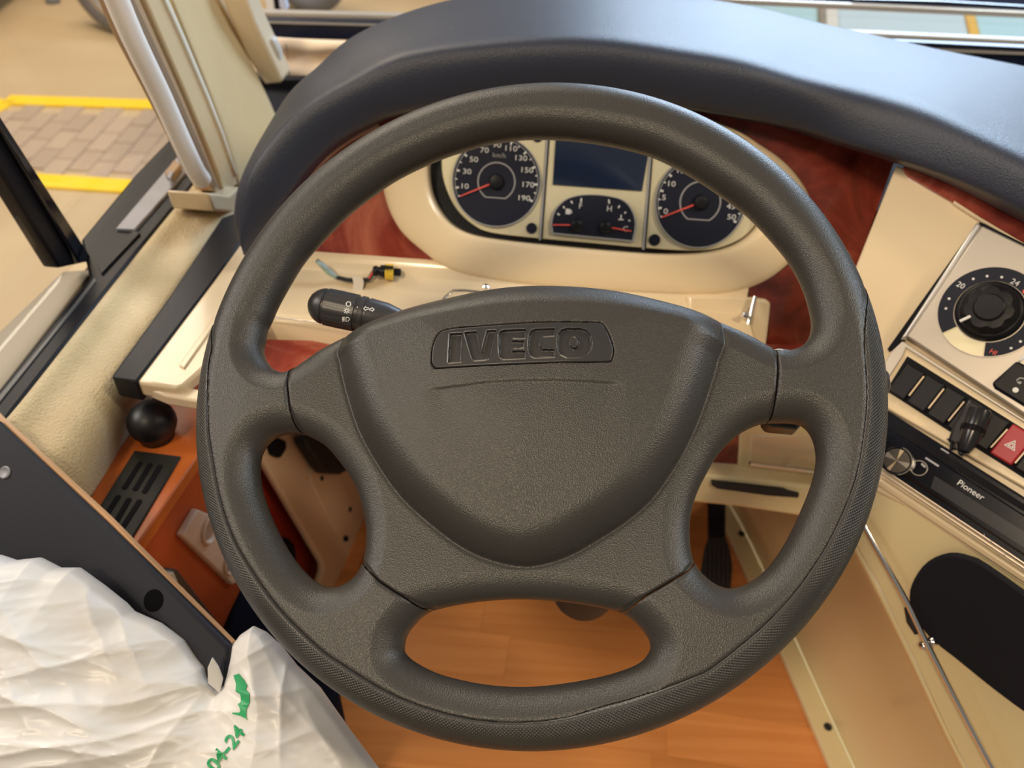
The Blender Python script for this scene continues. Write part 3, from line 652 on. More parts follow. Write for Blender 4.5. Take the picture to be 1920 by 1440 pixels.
for a, b in (((795, 540), (808, 550)), ((828, 500), (836, 512)), ((872, 470), (880, 484)), ((1146, 496), (1138, 510)), ((1182, 532), (1172, 540)), ((1205, 580), (1195, 582)), ((930, 455), (928, 478)), ((1085, 462), (1087, 486))):
    px_bar(cr(*a), cr(*b), .0016, white, fg, 'tick')
lslab('fuel_symbol', PK, [PK.loc(*cr(x, y)) for x, y in [(842, 514), (866, 516), (868, 546), (840, 544)]], .0038, .0004, white, fg)
px_bar(cr(870, 520), cr(876, 540), .0012, white, fg, 'fuel_hose')
px_bar(cr(1155, 548), cr(1152, 572), .0014, white, fg, 'temperature_symbol'); px_bar(cr(1138, 574), cr(1168, 576), .0012, white, fg, 'temperature_wave')
lslab('cover_lens', PK, [(cc[0]+(a-cc[0])*.99, cc[1]+(b-cc[1])*.99) for a, b in bi], .014, .0015, lens, IC)

# ================================================================== RIGHT SIDE: console
CC = root('centre_console', (.45, .5, .3), 'cream moulded centre console to the right of the steering wheel', 'console')
pslab('upper_panel', PC, [(1680, 308), (1596, 520), (1560, 700), (1600, 900), (1700, 950), (2100, 1220), (2200, 600), (1960, 470), (1900, 432), (1780, 368)], .012, cream, CC, off=-.006, bevel=.002)
pslab('top_veneer', PC, [(1690, 314), (1700, 330), (1780, 375), (1860, 422), (1925, 460), (2100, 550), (2200, 470), (1900, 300), (1720, 290)], .01, burl, CC, off=-.001, bevel=.002)
pslab('top_lip', PC, [(1786, 380), (1836, 412), (1925, 466), (2050, 530), (2052, 524), (1925, 458), (1840, 408), (1789, 375)], .006, cream, CC, off=.001, bevel=.001)
# lower cream side
R1, R2 = PC.at(1652, 900, -.004), PC.at(1930, 1085, -.004); ZR = Z(1812, 1440, .36)
PS = plane3(R1, R2, ZR)
ridge = [(1560, 935), (1610, 1033), (1646, 1098), (1713, 1235), (1775, 1371), (1812, 1440), (1860, 1540)]
pslab('side_top', PS, ridge+[(2100, 1560), (2150, 1230), (1930, 1085), (1790, 992), (1652, 900), (1600, 870)], .012, cream2, CC, bevel=.002)
pslab('radio_lip', PS, [(1640, 896), (1652, 900), (1930, 1085), (2050, 1165), (2050, 1182), (1930, 1102), (1650, 915), (1638, 908)], .006, cream, CC, off=.004, bevel=.002)
rid3 = [PS.at(*q) for q in ridge]
fin = [(1352, 920), (1392, 985), (1430, 1065), (1508, 1236), (1550, 1330), (1602, 1440), (1648, 1540)]
fl3 = [Z(x, y, .012) for x, y in fin]
rails = [rid3, [p+V((.004, 0, -.012)) for p in rid3]]
for t, b in ((.2, .018), (.45, .03), (.7, .028), (.9, .010), (1, 0)): rails.append([(p+V((.004, 0, -.012))).lerp(q, t)+V((b, 0, 0)) for p, q in zip(rid3, fl3)])
loft('side_wall', rails, cream2, CC, sub=1, thick=.004)
fo = [(1330, 935), (1367, 1001), (1465, 1222), (1558, 1440), (1600, 1540)]
slab('floor_flange', [Z(x, y, .012) for x, y in fo+[(1652, 1540), (1606, 1440), (1554, 1330), (1512, 1236), (1434, 1065), (1396, 985), (1354, 920)]], (0, 0, 1), .012, cream2, CC, bevel=.003)
for x, y in ((1390, 1001), (1552, 1363)):
    lathe('screw', Z(x, y, .012), (0, 0, 1), [(-.003, .0058), (.0012, .0058), (.0022, .0045), (.001, .0018), (.0008, .0012)], rubber, CC, n=18)
# pocket
pk = [(1703, 1122), (1712, 1088), (1738, 1055), (1778, 1039), (1815, 1045), (1850, 1062), (1960, 1140), (2080, 1220), (2080, 1420), (1960, 1362), (1880, 1308), (1790, 1236), (1745, 1200), (1715, 1160)]
SP = pslab('storage_pocket', PS, [tuple(q) for q in smoothline(pk, 3)], .006, padm, None, off=.009, bevel=.003)
mark(SP, 'charcoal rounded fabric pocket on the cream console below the radio', 'pocket')
tube('pocket_tab', [PS.at(1704, 1140, .008), PS.at(1708, 1165, .01), PS.at(1722, 1186, .01)], .004, rubber, SP, sides=8)
wire('long chrome wire rail running diagonally down the cream console side', [PS.at(1600, 950, .016), PS.at(1622, 989, .02), PS.at(1703, 1134, .022), PS.at(1735, 1202, .022), PS.at(1783, 1295, .022), PS.at(1860, 1440, .022), PS.at(1900, 1515, .022)], .0026, [(PS.at(1737, 1212, .012), (-.9, -.2, .5)), (PS.at(1752, 1204, .012), (-.9, -.2, .5))])

# climate panel
CP = root('climate_panel', PC.at(1855, 588), 'brushed silver climate control panel with a round temperature knob', 'control panel')
fp = [PC.loc(x, y) for x, y in [(1842, 428), (1702, 634), (1925, 782), (2020, 845), (2110, 560), (1925, 468)]]
lslab('faceplate', PC, fp, .008, .012, silver, CP, bevel=.0015)
lslab('faceplate_edge', PC, [PC.loc(x, y) for x, y in [(1832, 421), (1842, 428), (1702, 634), (1690, 640)]], .007, .012, mat('bright_edge', (.75, .72, .70), .3, .6), CP, bevel=.003)
lslab('shadow_gap', PC, [PC.loc(x, y) for x, y in [(1836, 420), (1850, 426), (1925, 464), (2110, 556), (2112, 562), (1925, 470), (1842, 430)]], .0065, .01, matte, CP)
lslab('shadow_gap', PC, [PC.loc(x, y) for x, y in [(1833, 418), (1664, 655), (1668, 660), (1694, 640), (1838, 424)]], .001, .006, matte, CP)
kc = PC.loc(1857, 589); kr = .0262; ro = .0392
def ang_of(x, y): a, b = PC.loc(x, y, .008); return math.atan2(b-kc[1], a-kc[0])
def k7(x, y): return 1580+x/4.235, 380+y/4.235
a0, a1 = ang_of(*k7(1125, 1190)), ang_of(*k7(795, 1035))
if a1 < a0: a1 += 2*math.pi
# black ring goes the long way round from a1 to a0
gap = (a1-a0)
if gap > math.pi: a0, a1, gap = a1, a0+2*math.pi, 2*math.pi-gap
ringslab('scale_band', PC, circ(kc, ro, 80, a1, a0+2*math.pi, False), circ(kc, kr*1.04, 80, a1, a0+2*math.pi, False), .0095, .002, dialm, CP, closed=False)
ringslab('scale_gap', PC, circ(kc, ro, 30, a0, a1, False), circ(kc, kr*1.04, 30, a0, a1, False), .0088, .001, clus_m, CP, closed=False)
ringslab('scale_rim', PC, circ(kc, ro*1.02, 80), circ(kc, ro, 80), .0092, .001, silver, CP)
for x, y in ((820, 840), (845, 762), (1037, 605), (1147, 583), (1263, 591), (1412, 1102), (1337, 1155), (1470, 1010)):
    lslab('scale_dot', PC, circ(PC.loc(*k7(x, y), .0098), .0011, 10), .0098, .0003, white, CP)
text('numeral', '20', PC.at(*k7(937, 657), .0098), PC.e1, PC.e2, .0068, white, CP); text('numeral', '24', PC.at(*k7(1368, 635), .0098), PC.e1, PC.e2, .0068, white, CP)
text('numeral', 'HI', PC.at(*k7(1195, 1188), .0098), PC.e1, PC.e2, .0058, red, CP)
lslab('warm_icon', PC, circ(PC.loc(*k7(1452, 705), .0098), .0022, 12), .0098, .0003, red, CP)
kn = lathe('temperature_knob', PC.pt(*kc, .008), PC.n, [(0, kr), (.003, kr), (.0055, kr*.97), (.0075, kr*.90), (.008, kr*.86)], black, CP, n=56)
lathe('grip_rosette', PC.pt(*kc, .015), PC.n, [(0, kr*.86), (.005, kr*.80), (.0075, kr*.70), (.008, kr*.45)], black, kn, n=84, up=PC.e1, mod=lambda a, j: 1-(.13*(.5+.5*math.cos(7*a+1.4))**2 if j > 0 else 0))
lathe('knob_cap', PC.pt(*kc, .0225), PC.n, [(0, kr*.46), (.002, kr*.45), (.003, kr*.40), (.0028, kr*.1)], black, kn, n=40)
ix, iy = PC.loc(*k7(968, 937), .018); dd_ = V((ix-kc[0], iy-kc[1])).normalized(); tt_ = V((-dd_.y, dd_.x))
cI = V((kc[0], kc[1]))+dd_*kr*.74
lslab('pointer_mark', PC, [tuple(cI+dd_*sx*.0045+tt_*sy*.0012) for sx, sy in ((-1, -1), (1, -1), (1, 1), (-1, 1))], .0238, .002, white, kn, bevel=.0005)
k6 = lambda x, y: (1600+x/6, 660+y/6)
bt = lslab('recirculation_button', PC, [PC.loc(*k6(x, y), .01) for x, y in [(1840, 100), (1560, 350), (1590, 410), (1920, 610), (2350, 880), (2600, 500)]], .012, .006, black, CP, bevel=.002)
lslab('indicator_dot', PC, circ(PC.loc(*k6(1825, 427), .0125), .0022, 16), .0125, .0005, white, bt)
for a, b in (((1835, 320), (1875, 290)), ((1875, 290), (1930, 300)), ((1840, 335), (1870, 350)), ((1930, 300), (1960, 330))): px_bar(k6(*a), k6(*b), .0009, grey, bt, 'car_symbol', PC, .0126)
lslab('indicator_dot', PC, circ(PC.loc(*k6(1872, 345), .0125), .0012, 12), .0126, .0005, grey, bt)
lslab('white_tab', PC, [PC.loc(*k6(x, y), .01) for x, y in [(1850, 95), (1880, 112), (1990, 10), (1960, -10)]], .0105, .003, mat('tab_white', (.8, .82, .86), .3), CP, bevel=.001)

# switch row
SR = root('switch_bar', PC.at(1780, 780), 'long beige bar of black rocker blanks below the silver climate panel', 'switch panel')
band = [(1696, 646), (1925, 792), (2060, 880), (2060, 1010), (1925, 918), (1665, 768), (1655, 762), (1652, 700), (1668, 662)]
lslab('surround', PC, [PC.loc(x, y) for x, y in band], .004, .01, cream, SR, bevel=.0015)
lslab('surround_step', PC, [PC.loc(x, y) for x, y in [(1694, 642), (1925, 790), (1925, 797), (1700, 655), (1696, 668), (1664, 718), (1655, 716), (1655, 690), (1672, 662)]], .006, .006, silver, SR, bevel=.001)
lo_ = [PC.loc(x, y) for x, y in [(1703, 670), (1920, 806), (2050, 890), (2010, 955), (1893, 880), (1775, 806), (1663, 734)]]
lslab('switch_slot', PC, lo_, .0055, .01, matte, SR)
sepm = [((795, 275), (628, 492)), ((1020, 415), (848, 635)), ((1248, 560), (1072, 775)), ((1735, 870), (1548, 1075)), ((1985, 1060), (1820, 1250))]
sa = []; sb = []
for t_, b_ in sepm:
    pt_, pb_ = PC.loc(*k6(*t_), .008), PC.loc(*k6(*b_), .008); sa.append((pt_[0]+pb_[0])/2); sb += [pt_[1], pb_[1]]
    lslab('separator', PC, [(pt_[0]+.0006, pt_[1]), (pt_[0]-.0006, pt_[1]), (pb_[0]-.0006, pb_[1]), (pb_[0]+.0006, pb_[1])], .0092, .006, mat('separator_gold', (.72, .55, .36), .4), SR)
bt_, bb_ = PC.loc(1760, 712, .008)[1], PC.loc(1720, 764, .008)[1]
ptop, pbot = PC.loc(1817, 744, .008), PC.loc(1775, 803, .008)
bt_, bb_ = ptop[1]-.0012, pbot[1]+.0012
pitch = (sa[2]-sa[0])/2
cells = [(sa[0]-pitch, sa[0]), (sa[0], sa[1]), (sa[1], sa[2]), (sa[2], sa[2]+pitch*1.05), (sa[2]+pitch*1.05, sa[3]), (sa[3], sa[4]), (sa[4], sa[4]+pitch)]
for i, (a_, b_) in enumerate(cells):
    m_ = hazard_m if i == 5 else black; g_ = .0011
    uv = [(a_+g_, bb_), (b_-g_, bb_), (b_-g_, bt_), (a_+g_, bt_)]
    s_ = lslab('hazard_switch' if i == 5 else 'rocker_switch', PC, uv, .0095 if i == 5 else .0085, .008, m_, SR, bevel=.0014)
    if i == 5:
        s_['label'] = 'red hazard warning switch'
        cx_, cy_ = (a_+b_)/2, (bt_+bb_)/2-.001; R_ = .0052
        T = [(cx_+R_*math.cos(math.radians(90+120*k)), cy_+R_*math.sin(math.radians(90+120*k))) for k in range(3)]
        T2 = [(cx_+(a-cx_)*.78, cy_+(b-cy_)*.78) for a, b in T]
        ringslab('hazard_triangle', PC, T, T2, .0099, .0003, white, s_)
        T = [(cx_+(a-cx_)*.55, cy_+(b-cy_)*.55) for a, b in T]; T2 = [(cx_+(a-cx_)*.6, cy_+(b-cy_)*.6) for a, b in T]
        ringslab('hazard_triangle', PC, T, T2, .0099, .0003, white, s_)
# plug adapter in the fourth slot
AD = root('plug_adapter', PC.at(*k6(1300, 850), .01), 'black ribbed plug adapter stuck in the switch bar left of the red switch', 'adapter')
A_, B_ = PC.at(*k6(1440, 640), .016), PC.at(*k6(1250, 1120), .022)
ax_ = (B_-A_).normalized(); Lx = (B_-A_).length
lathe('plug_body', A_, ax_, [(0, .007), (.002, .0088), (Lx*.25, .0092), (Lx*.42, .0085), (Lx*.44, .0096), (Lx*.46, .0085), (Lx*.49, .0096), (Lx*.51, .0085), (Lx*.54, .0096), (Lx*.56, .0082), (Lx*.85, .0062), (Lx, .004)], mat('adapter_black', (.014, .014, .018), .22), AD, n=24)
pslab('plug_socket', PC, [k6(x, y) for x, y in [(1300, 520), (1560, 680), (1440, 960), (1150, 1040), (1060, 1000), (1130, 800)]], .014, mat('adapter_black', (.014, .014, .018), .22), AD, off=.015, bevel=.002)
pslab('plug_foot', PC, [k6(x, y) for x, y in [(1040, 960), (1320, 1080), (1220, 1165), (1180, 1150), (1170, 1090), (1110, 1095), (1100, 1040)]], .01, black, AD, off=.013, bevel=.001)
tube('plug_pin', [PC.at(*k6(1110, 1010), .015), PC.at(*k6(1100, 1110), .014)], .0012, black, AD, sides=8)
tube('plug_pin', [PC.at(*k6(1160, 1030), .015), PC.at(*k6(1165, 1085), .014)], .0010, chrome, AD, sides=8)

# radio
RD = root('car_radio', PC.at(1800, 940), 'glossy black car radio with a round chrome knob under the switch bar', 'radio')
lslab('radio_body', PC, [PC.loc(x, y) for x, y in [(1645, 762), (1668, 772), (1925, 935), (2050, 1010), (2050, 1140), (1925, 1062), (1650, 876), (1640, 860)]], .003, .02, gloss, RD, bevel=.002)
lslab('upper_slot', PC, [PC.loc(x, y, .004) for x, y in [(1690, 800), (1925, 948), (1925, 962), (1682, 812)]], .0045, .003, matte, RD)
lslab('radio_face', PC, [PC.loc(x, y, .006) for x, y in [(1655, 800), (1690, 818), (1925, 968), (2050, 1045), (2050, 1120), (1925, 1045), (1652, 862)]], .007, .006, gloss, RD, bevel=.0015)
lslab('display_screen', PC, [PC.loc(x, y, .008) for x, y in [(1752, 892), (1925, 1000), (1925, 1030), (1745, 915)]], .0075, .001, mat('radio_screen', (.035, .035, .04), .15), RD)
for off_, y0 in ((.006, 0), (.004, 9)):
    lslab('chrome_strip', PC, [PC.loc(x, y+y0, .006) for x, y in [(1648, 873), (1925, 1058), (2050, 1140), (2050, 1143), (1925, 1060.5), (1648, 875.5)]], off_, .004, mat('trim_chrome', (.55, .45, .38), .35, .8), RD)
kc2 = PC.at(*k6(500, 1230), .007)
rk = lathe('volume_knob', kc2, PC.n, [(0, .0128), (.006, .0126), (.0068, .0118), (.0068, .0112), (.0062, .0108)], gloss, RD, n=40)
lathe('knob_face', kc2+PC.n*.0060, PC.n, [(0, .0107), (.0004, .0105)], mat('brushed_dark', (.10, .09, .08), .25, .9), rk, n=40)
u_, v_ = PC.uv(kc2)
ringslab('knob_ring', PC, circ((u_, v_), .0128, 30, math.radians(-50), math.radians(100), False), circ((u_, v_), .0118, 30, math.radians(-50), math.radians(100), False), .0145, .001, chrome, rk, closed=False)
for dg in (100, 265):  # gold and grey wedges paint the conic highlights onto the brushed knob face
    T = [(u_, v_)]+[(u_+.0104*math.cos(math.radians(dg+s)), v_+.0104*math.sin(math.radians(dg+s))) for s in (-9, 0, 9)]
    lslab('knob_glint', PC, T, .0138, .0003, mat('glint_gold', (.62, .48, .32), .25, .9), rk)
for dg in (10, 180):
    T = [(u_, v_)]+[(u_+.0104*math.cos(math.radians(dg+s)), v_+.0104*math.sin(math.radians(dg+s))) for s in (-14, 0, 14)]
    lslab('knob_glint', PC, T, .0138, .0003, mat('glint_grey', (.22, .20, .18), .3, .9), rk)
kc3 = PC.uv(PC.at(*k6(738, 1305), .008))
ringslab('small_button', PC, circ(kc3, .0068, 28), circ(kc3, .0061, 28), .0082, .001, mat('ring_dim', (.25, .22, .2), .3, .8), RD)
lslab('button_label', PC, [PC.loc(*k6(x, y), .008) for x, y in [(770, 1245), (818, 1285), (805, 1305), (760, 1268)]], .008, .0004, grey, RD)
text('brand_lettering', 'Pioneer', PC.at(1820, 919, .0085), PC.e1, PC.e2, .0072, white, RD)
px_bar(k6(812, 1190), k6(960, 1285), .0016, alu, RD, 'trim_line', PC, .0078)
px_bar(k6(985, 1085), k6(1075, 1140), .0012, alu, RD, 'trim_line', PC, .0052)
for x, y in ((1758, 952), (1783, 967), (1812, 985), (1845, 1003), (1860, 1015), (1885, 1040)):
    lslab('preset_dot', PC, circ(PC.loc(x, y, .008), .0006, 8), .0078, .0003, grey, RD)

# ================================================================== FOOTWELL
# accelerator pedal
PD = root('accelerator_pedal', Z(1345, 1090, 0), 'dark ribbed accelerator pedal on the floor seen through the right wheel opening', 'pedal')
tp = [D(1345, 930, 1.15), D(1345, 1005, 1.17)]
pp = plane3(D(1320, 1010, 1.17), D(1372, 1012, 1.17), D(1345, 1110, 1.06))
pslab('pedal_arm', pp, [(1328, 920), (1361, 922), (1361, 1006), (1364, 1012), (1328, 1012)], .012, mat('pedal_navy', (.005, .007, .018), .6), PD, bevel=.003)
pslab('pedal_pad', pp, [(1328, 1006), (1362, 1006), (1370, 1030), (1374, 1060), (1370, 1110), (1360, 1150), (1322, 1145), (1316, 1110), (1315, 1060), (1320, 1030)], .012, mat('pedal_rubber', (.030, .026, .024), .8), PD, off=.004, bevel=.003)
for i in range(6):
    x0 = 1322+i*8.4
    pslab('pad_rib', pp, [(x0, 1022), (x0+3, 1022), (x0+2.6, 1140), (x0-.4, 1140)], .004, mat('pedal_rib', (.05, .042, .038), .8), PD, off=.006)
# left footwell wall (cream, floor flange)
fA, fB, fC = Z(690, 955, .0), Z(625, 1104, .0), Z(487, 850, .30)
PQ = plane3(fA, fB, fC)
FW_ = root('footwell_lining', fB, 'cream footwell side board with black screws, seen through the left wheel opening', 'panel')
pslab('panel', PQ, [(470, 822), (480, 842), (606, 1056), (607, 1068), (596, 1104), (620, 1112), (628, 1100), (665, 1025), (690, 985), (740, 880), (640, 760), (500, 770)], .012, mat('footwell_cream', (.72, .52, .34), .4), FW_, bevel=.004)
pslab('raised_field', PQ, [(590, 862), (582, 885), (580, 900), (628, 1000), (660, 985), (740, 860), (660, 800)], .008, mat('footwell_cream', (.72, .52, .34), .4), FW_, off=.004, bevel=.004)
for x, y, r in ((603, 897, .004), (656, 955, .0045), (650, 1010, .0048)):
    lathe('screw', PQ.at(x, y, .004), PQ.n, [(-.004, r), (.001, r), (.002, r*.7)], matte, FW_, n=16)
pslab('black_cap', PQ, [(508, 836), (522, 820), (538, 826), (539, 842), (528, 859), (513, 853)], .01, matte, FW_, off=.008, bevel=.003)
pslab('rubber_boot', PQ, [(572, 820), (582, 815), (610, 822), (636, 850), (655, 882), (640, 890), (612, 887), (600, 870), (574, 832)], .02, rubber, FW_, off=.025, bevel=.004)
PQ2 = Plane(PQ.p-PQ.n*.03, PQ.n)
FB = pslab('footwell_veneer', PQ2, [(440, 830), (520, 830), (640, 1050), (615, 1120), (440, 1120)], .012, mat('dark_red_panel', (.30, .03, .012), .4), None)
mark(FB, 'dark red wooden footwell board left of the cream screwed panel', 'panel')
pslab('speaker_hole', PQ2, [(528, 1008), (540, 1008), (552, 1022), (556, 1050), (548, 1070), (520, 1040)], .008, matte, FB, off=.004)
# second floor of veneer under right lower area: column tunnel
CT = lathe('column_boot', D(1105, 1072, .70), (0, -.25, 1), [(-.05, .03), (0, .03), (.012, .028), (.014, .02)], rubber, None, n=32)
mark(CT, 'black round boot under the hub, peeking into the lower wheel opening', 'boot')

# wooden box with vent, ball, sockets
zb = .53
BX = root('side_box', Z(300, 880, 0), 'orange wooden box beside the carpeted wall, left of the steering wheel', 'box')
PBx = Plane((0, 0, zb), (0, 0, 1))
tA, tB = Z(380, 842, zb), Z(235, 1055, zb)
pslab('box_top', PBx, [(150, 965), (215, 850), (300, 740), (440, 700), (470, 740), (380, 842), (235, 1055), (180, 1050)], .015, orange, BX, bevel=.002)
dS = (tB-tA).normalized(); nS = V((-dS.y, dS.x, 0)); nS = nS if nS.dot(CAM-tA) > 0 else -nS
PSd = Plane(tA-nS*.004, nS, dS)
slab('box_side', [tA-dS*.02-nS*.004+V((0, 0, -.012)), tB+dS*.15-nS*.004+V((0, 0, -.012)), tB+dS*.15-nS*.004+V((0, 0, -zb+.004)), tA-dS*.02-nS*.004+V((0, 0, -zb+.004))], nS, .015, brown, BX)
# sockets
SK = root('socket_plate', PSd.at(400, 1030), 'cream double socket plate on the dark side of the wooden box', 'socket')
pslab('plate', PSd, [(342, 1005), (372, 955), (440, 985), (480, 1060), (437, 1098)], .008, mat('socket_cream', (.62, .42, .28), .45), SK, off=.008, bevel=.002)
for x, y in ((392, 990), (432, 1050)):
    lathe('socket_ring', PSd.at(x, y, .008), PSd.n, [(0, .016), (.003, .016), (.004, .0145), (.001, .013), (-.001, .012)], mat('socket_cream', (.62, .42, .28), .45), SK, n=30)
# connector block
CB = root('fuse_block', PSd.at(360, 1120), 'dark connector block with pale pins below the socket plate', 'connector block')
pslab('block', PSd, [(306, 1080), (318, 1068), (334, 1068), (405, 1160), (430, 1215), (410, 1215)], .012, mat('block_dark', (.05, .035, .025), .5), CB, off=.012, bevel=.002)
pslab('block_cover', PSd, [(308, 1082), (326, 1072), (334, 1090), (328, 1112)], .006, mat('block_cover', (.45, .40, .32), .5), CB, off=.018, bevel=.001)
for i in range(5):
    x, y = 342+i*11, 1100+i*14
    pslab('pin', PSd, [(x, y), (x+5, y+5), (x, y+13), (x-5, y+8)], .004, mat('pin_pale', (.35, .28, .18), .5), CB, off=.015)
# vent grille
VG = root('vent_grille', Z(260, 930, zb), 'grey slotted vent grille set in the orange wooden box top', 'vent')
pslab('grille_frame', PBx, [(252, 844), (339, 855), (245, 1012), (170, 975)], .004, mat('grille_grey', (.028, .026, .021), .55, spec=.3), VG, off=.002, bevel=.001)
for (x0, y0, x1, y1) in [(263, 867, 233, 915), (282, 870, 253, 918), (300, 873, 270, 923), (222, 930, 193, 975), (242, 935, 214, 984), (262, 938, 227, 993)]:
    A, B = Z(x0, y0, zb+.0026), Z(x1, y1, zb+.0026); d = (B-A).normalized(); s = V((-d.y, d.x, 0))*.0024
    slab('slot', [A-s, A-d*.0015, A+s, B+s, B+d*.0015, B-s], (0, 0, 1), .001, matte, VG)
# ball
bc = Z(284, 815, zb); bc.z = zb+.022; bc = D(285, 791, (bc-CAM).dot(FW))
BA = lathe('ball_knob', bc-V((0, 0, .028)), (0, 0, 1), [(0, .011), (.006, .012), (.008, .016)]+[(.028-.0205*math.cos(t), .0222*math.sin(t)) for t in [math.radians(q) for q in (50, 65, 80, 95, 110, 125, 140, 155, 168, 176)]], mat('ball_black', (.008, .009, .014), .42), None, n=40, ang=60)
mark(BA, 'matt black ball knob on the orange box by the carpeted wall', 'knob')
# dark seat base
SB = slab('seat_base', [Z(x, y, .30) for x, y in [(438, 1085), (470, 1075), (600, 1200), (640, 1300), (560, 1400), (400, 1260), (418, 1170)]], (0, 0, 1), .29, mat('seat_navy', (.004, .005, .012), .9, spec=.2), None, bevel=.01)
mark(SB, 'dark navy seat base between the black board and the steering wheel', 'seat base')

# black board with tan core
PZ = plane3(Z(0, 783, .610), Z(433, 1203, .560), Z(100, 1250, .515))
BD = root('laminate_board', PZ.at(200, 1100)-V((0, 0, .3)), 'black laminated board with pale wooden edge under the white bag', 'board')
pslab('board_core', PZ, [(-14, 769), (0, 783), (200, 968), (433, 1203), (420, 1330), (-14, 1300)], .006, tan_edge, BD, off=-.004)
pslab('board_top', PZ, [(-14, 783), (0, 797), (193, 979), (333, 1117), (431, 1213), (425, 1330), (-14, 1300)], .010, boardm, BD, off=.004, bevel=.004)
lb = [PZ.at(x, y, -.02) for x, y in [(10, 1000), (40, 1000), (130, 1180), (60, 1250)]]
mesh('board_leg', lb+[V((p.x, p.y, 0)) for p in lb], [[0, 1, 2, 3], [4, 5, 6, 7], [0, 1, 5, 4], [1, 2, 6, 5], [2, 3, 7, 6], [3, 0, 4, 7]], boardm, BD)
lathe('finger_hole', PZ.at(288, 1126, .004), PZ.n, [(-.003, .0082), (.0004, .0082), (.0005, .0078), (.0003, .0010)], mat('hole_black', (.002, .002, .003), .9, spec=.1), BD, n=28)
lathe('screw', PZ.at(10, 886, .004), PZ.n, [(-.002, .0052), (.001, .0052), (.0016, .0044), (.0006, .0025), (.0004, .002)], alu, BD, n=24)

# ================================================================== STEERING COLUMN AND STALK
WC = V((.0063, .3795, .7465)); a_, b_ = math.radians(57.82), math.radians(-17.57)
WN_ = V((math.sin(b_)*math.cos(a_), -math.cos(b_)*math.cos(a_), math.sin(a_)))
PW = Plane(WC, WN_, RT)
SC = root('steering_column', PW.pt(0, 0, -.25), 'black steering column with switch stalks behind the wheel hub', 'steering column')
lathe('column_shroud', PW.pt(0, .005, -.28), PW.n, [(0, .055), (.06, .06), (.16, .066), (.20, .06), (.235, .045), (.25, .03)], black, SC, n=48, up=PW.e1, mod=lambda a, j: 1+.12*abs(math.cos(a))**2)
lathe('column_shaft', PW.pt(0, .005, -.52), PW.n, [(0, .02), (.26, .022)], rubber, SC, n=24)
sA, sB = D(612, 575, .560), D(700, 594, .560); axs = (sB-sA).normalized()
o_ = sA - axs*.0136
st = lathe('indicator_stalk', o_, axs, [(0, .0005), (.0008, .004), (.0025, .0075), (.0055, .0105), (.009, .0125), (.0118, .0132), (.0124, .0124), (.0134, .0124), (.014, .0136), (.022, .0139), (.036, .0137), (.0365, .0125), (.0385, .0125), (.039, .0135), (.0425, .0133), (.043, .0124), (.0445, .0124), (.045, .0131), (.058, .0122), (.066, .0100), (.078, .0066), (.10, .0058), (.16, .0060)],
           mat('stalk_black', (.035, .034, .036), .36), SC, n=72, mod=lambda a, j: 1-(.06*(.5+.5*math.cos(12*a))**3 if j in (9,) else 0))
# printed symbols on the side facing the driver
fd = (CAM-sB); fd = (fd-axs*fd.dot(axs)).normalized(); sd = axs.cross(fd)
if sd.dot(UP) < 0: sd = -sd
def on_stalk(px, py, r=.0137):
    d = ray(px, py).normalized(); best = None
    w0 = CAM-o_; dp = d-axs*d.dot(axs); wp = w0-axs*w0.dot(axs)
    A2, B2, C2 = dp.dot(dp), 2*dp.dot(wp), wp.dot(wp)-r*r; q = B2*B2-4*A2*C2
    if q < 0: return None
    return CAM+d*((-B2-math.sqrt(q))/(2*A2))
kx = lambda x, y: (480+x/4.364, 460+y/4.364)
def sym(pts, r=.0137, wd=.00035, m=white):
    P_ = [on_stalk(*kx(*p), r) for p in pts]
    if all(p is not None for p in P_): tube('symbol', P_, wd, m, st, sides=5)
def scirc(x, y, rr, n=12): return [(x+rr*math.cos(2*math.pi*k/n), y+rr*math.sin(2*math.pi*k/n)) for k in range(n+1)]
sym(scirc(757, 481, 19)); sym(scirc(743, 535, 12))
for k in range(8):
    a = k*math.pi/4; sym([(743+17*math.cos(a), 535+17*math.sin(a)), (743+25*math.cos(a), 535+25*math.sin(a))])
sym([(738, 588), (755, 590), (766, 603), (755, 620), (736, 622), (738, 588)])
for k in range(4): sym([(706, 590+k*10), (726, 588+k*10)])
sym([(826, 508), (858, 512)], .0127, .0006)
sym([(880, 518), (900, 500), (898, 510), (920, 512), (920, 524), (898, 526), (898, 534), (880, 518)], .0133); sym([(968, 526), (948, 508), (950, 518), (928, 518), (928, 530), (948, 534), (948, 542), (968, 526)], .0133)
sym([(1130, 488), (1155, 490), (1170, 512), (1160, 536), (1130, 535), (1130, 488)], .0095); 
for k in range(5): sym([(1094, 484+k*11), (1120, 486+k*11)], .0100)
sym(scirc(1206, 546, 11), .0072)
# right stalk seen above and below the right spoke
sC = PW.at(1380, 690, -.035); sD_ = PW.at(1500, 705, -.035)
axr = (sD_-sC).normalized()
rs_ = lathe('wiper_stalk', sC-axr*.05, axr, [(0, .006), (.05, .008), (.085, .0125), (.115, .0135), (.12, .0125), (.123, .0135), (.14, .0135), (.145, .010), (.148, .003)], MATS['stalk_black'], SC, n=40)
tube('stalk_symbol', [PW.at(1460+9*math.cos(t), 659-4*math.sin(t), -.010) for t in np.linspace(0, math.pi, 8)], .0004, white, SC, sides=5)
pslab('switch_lug', Plane(PW.pt(0, 0, -.03), PW.n, PW.e1), [(1442, 655), (1462, 651), (1490, 656), (1500, 668), (1440, 668)], .02, black, SC, bevel=.002)
pslab('switch_lug', Plane(PW.pt(0, 0, -.03), PW.n, PW.e1), [(1430, 780), (1505, 780), (1503, 800), (1494, 804), (1440, 799)], .02, MATS['stalk_black'], SC, bevel=.003)

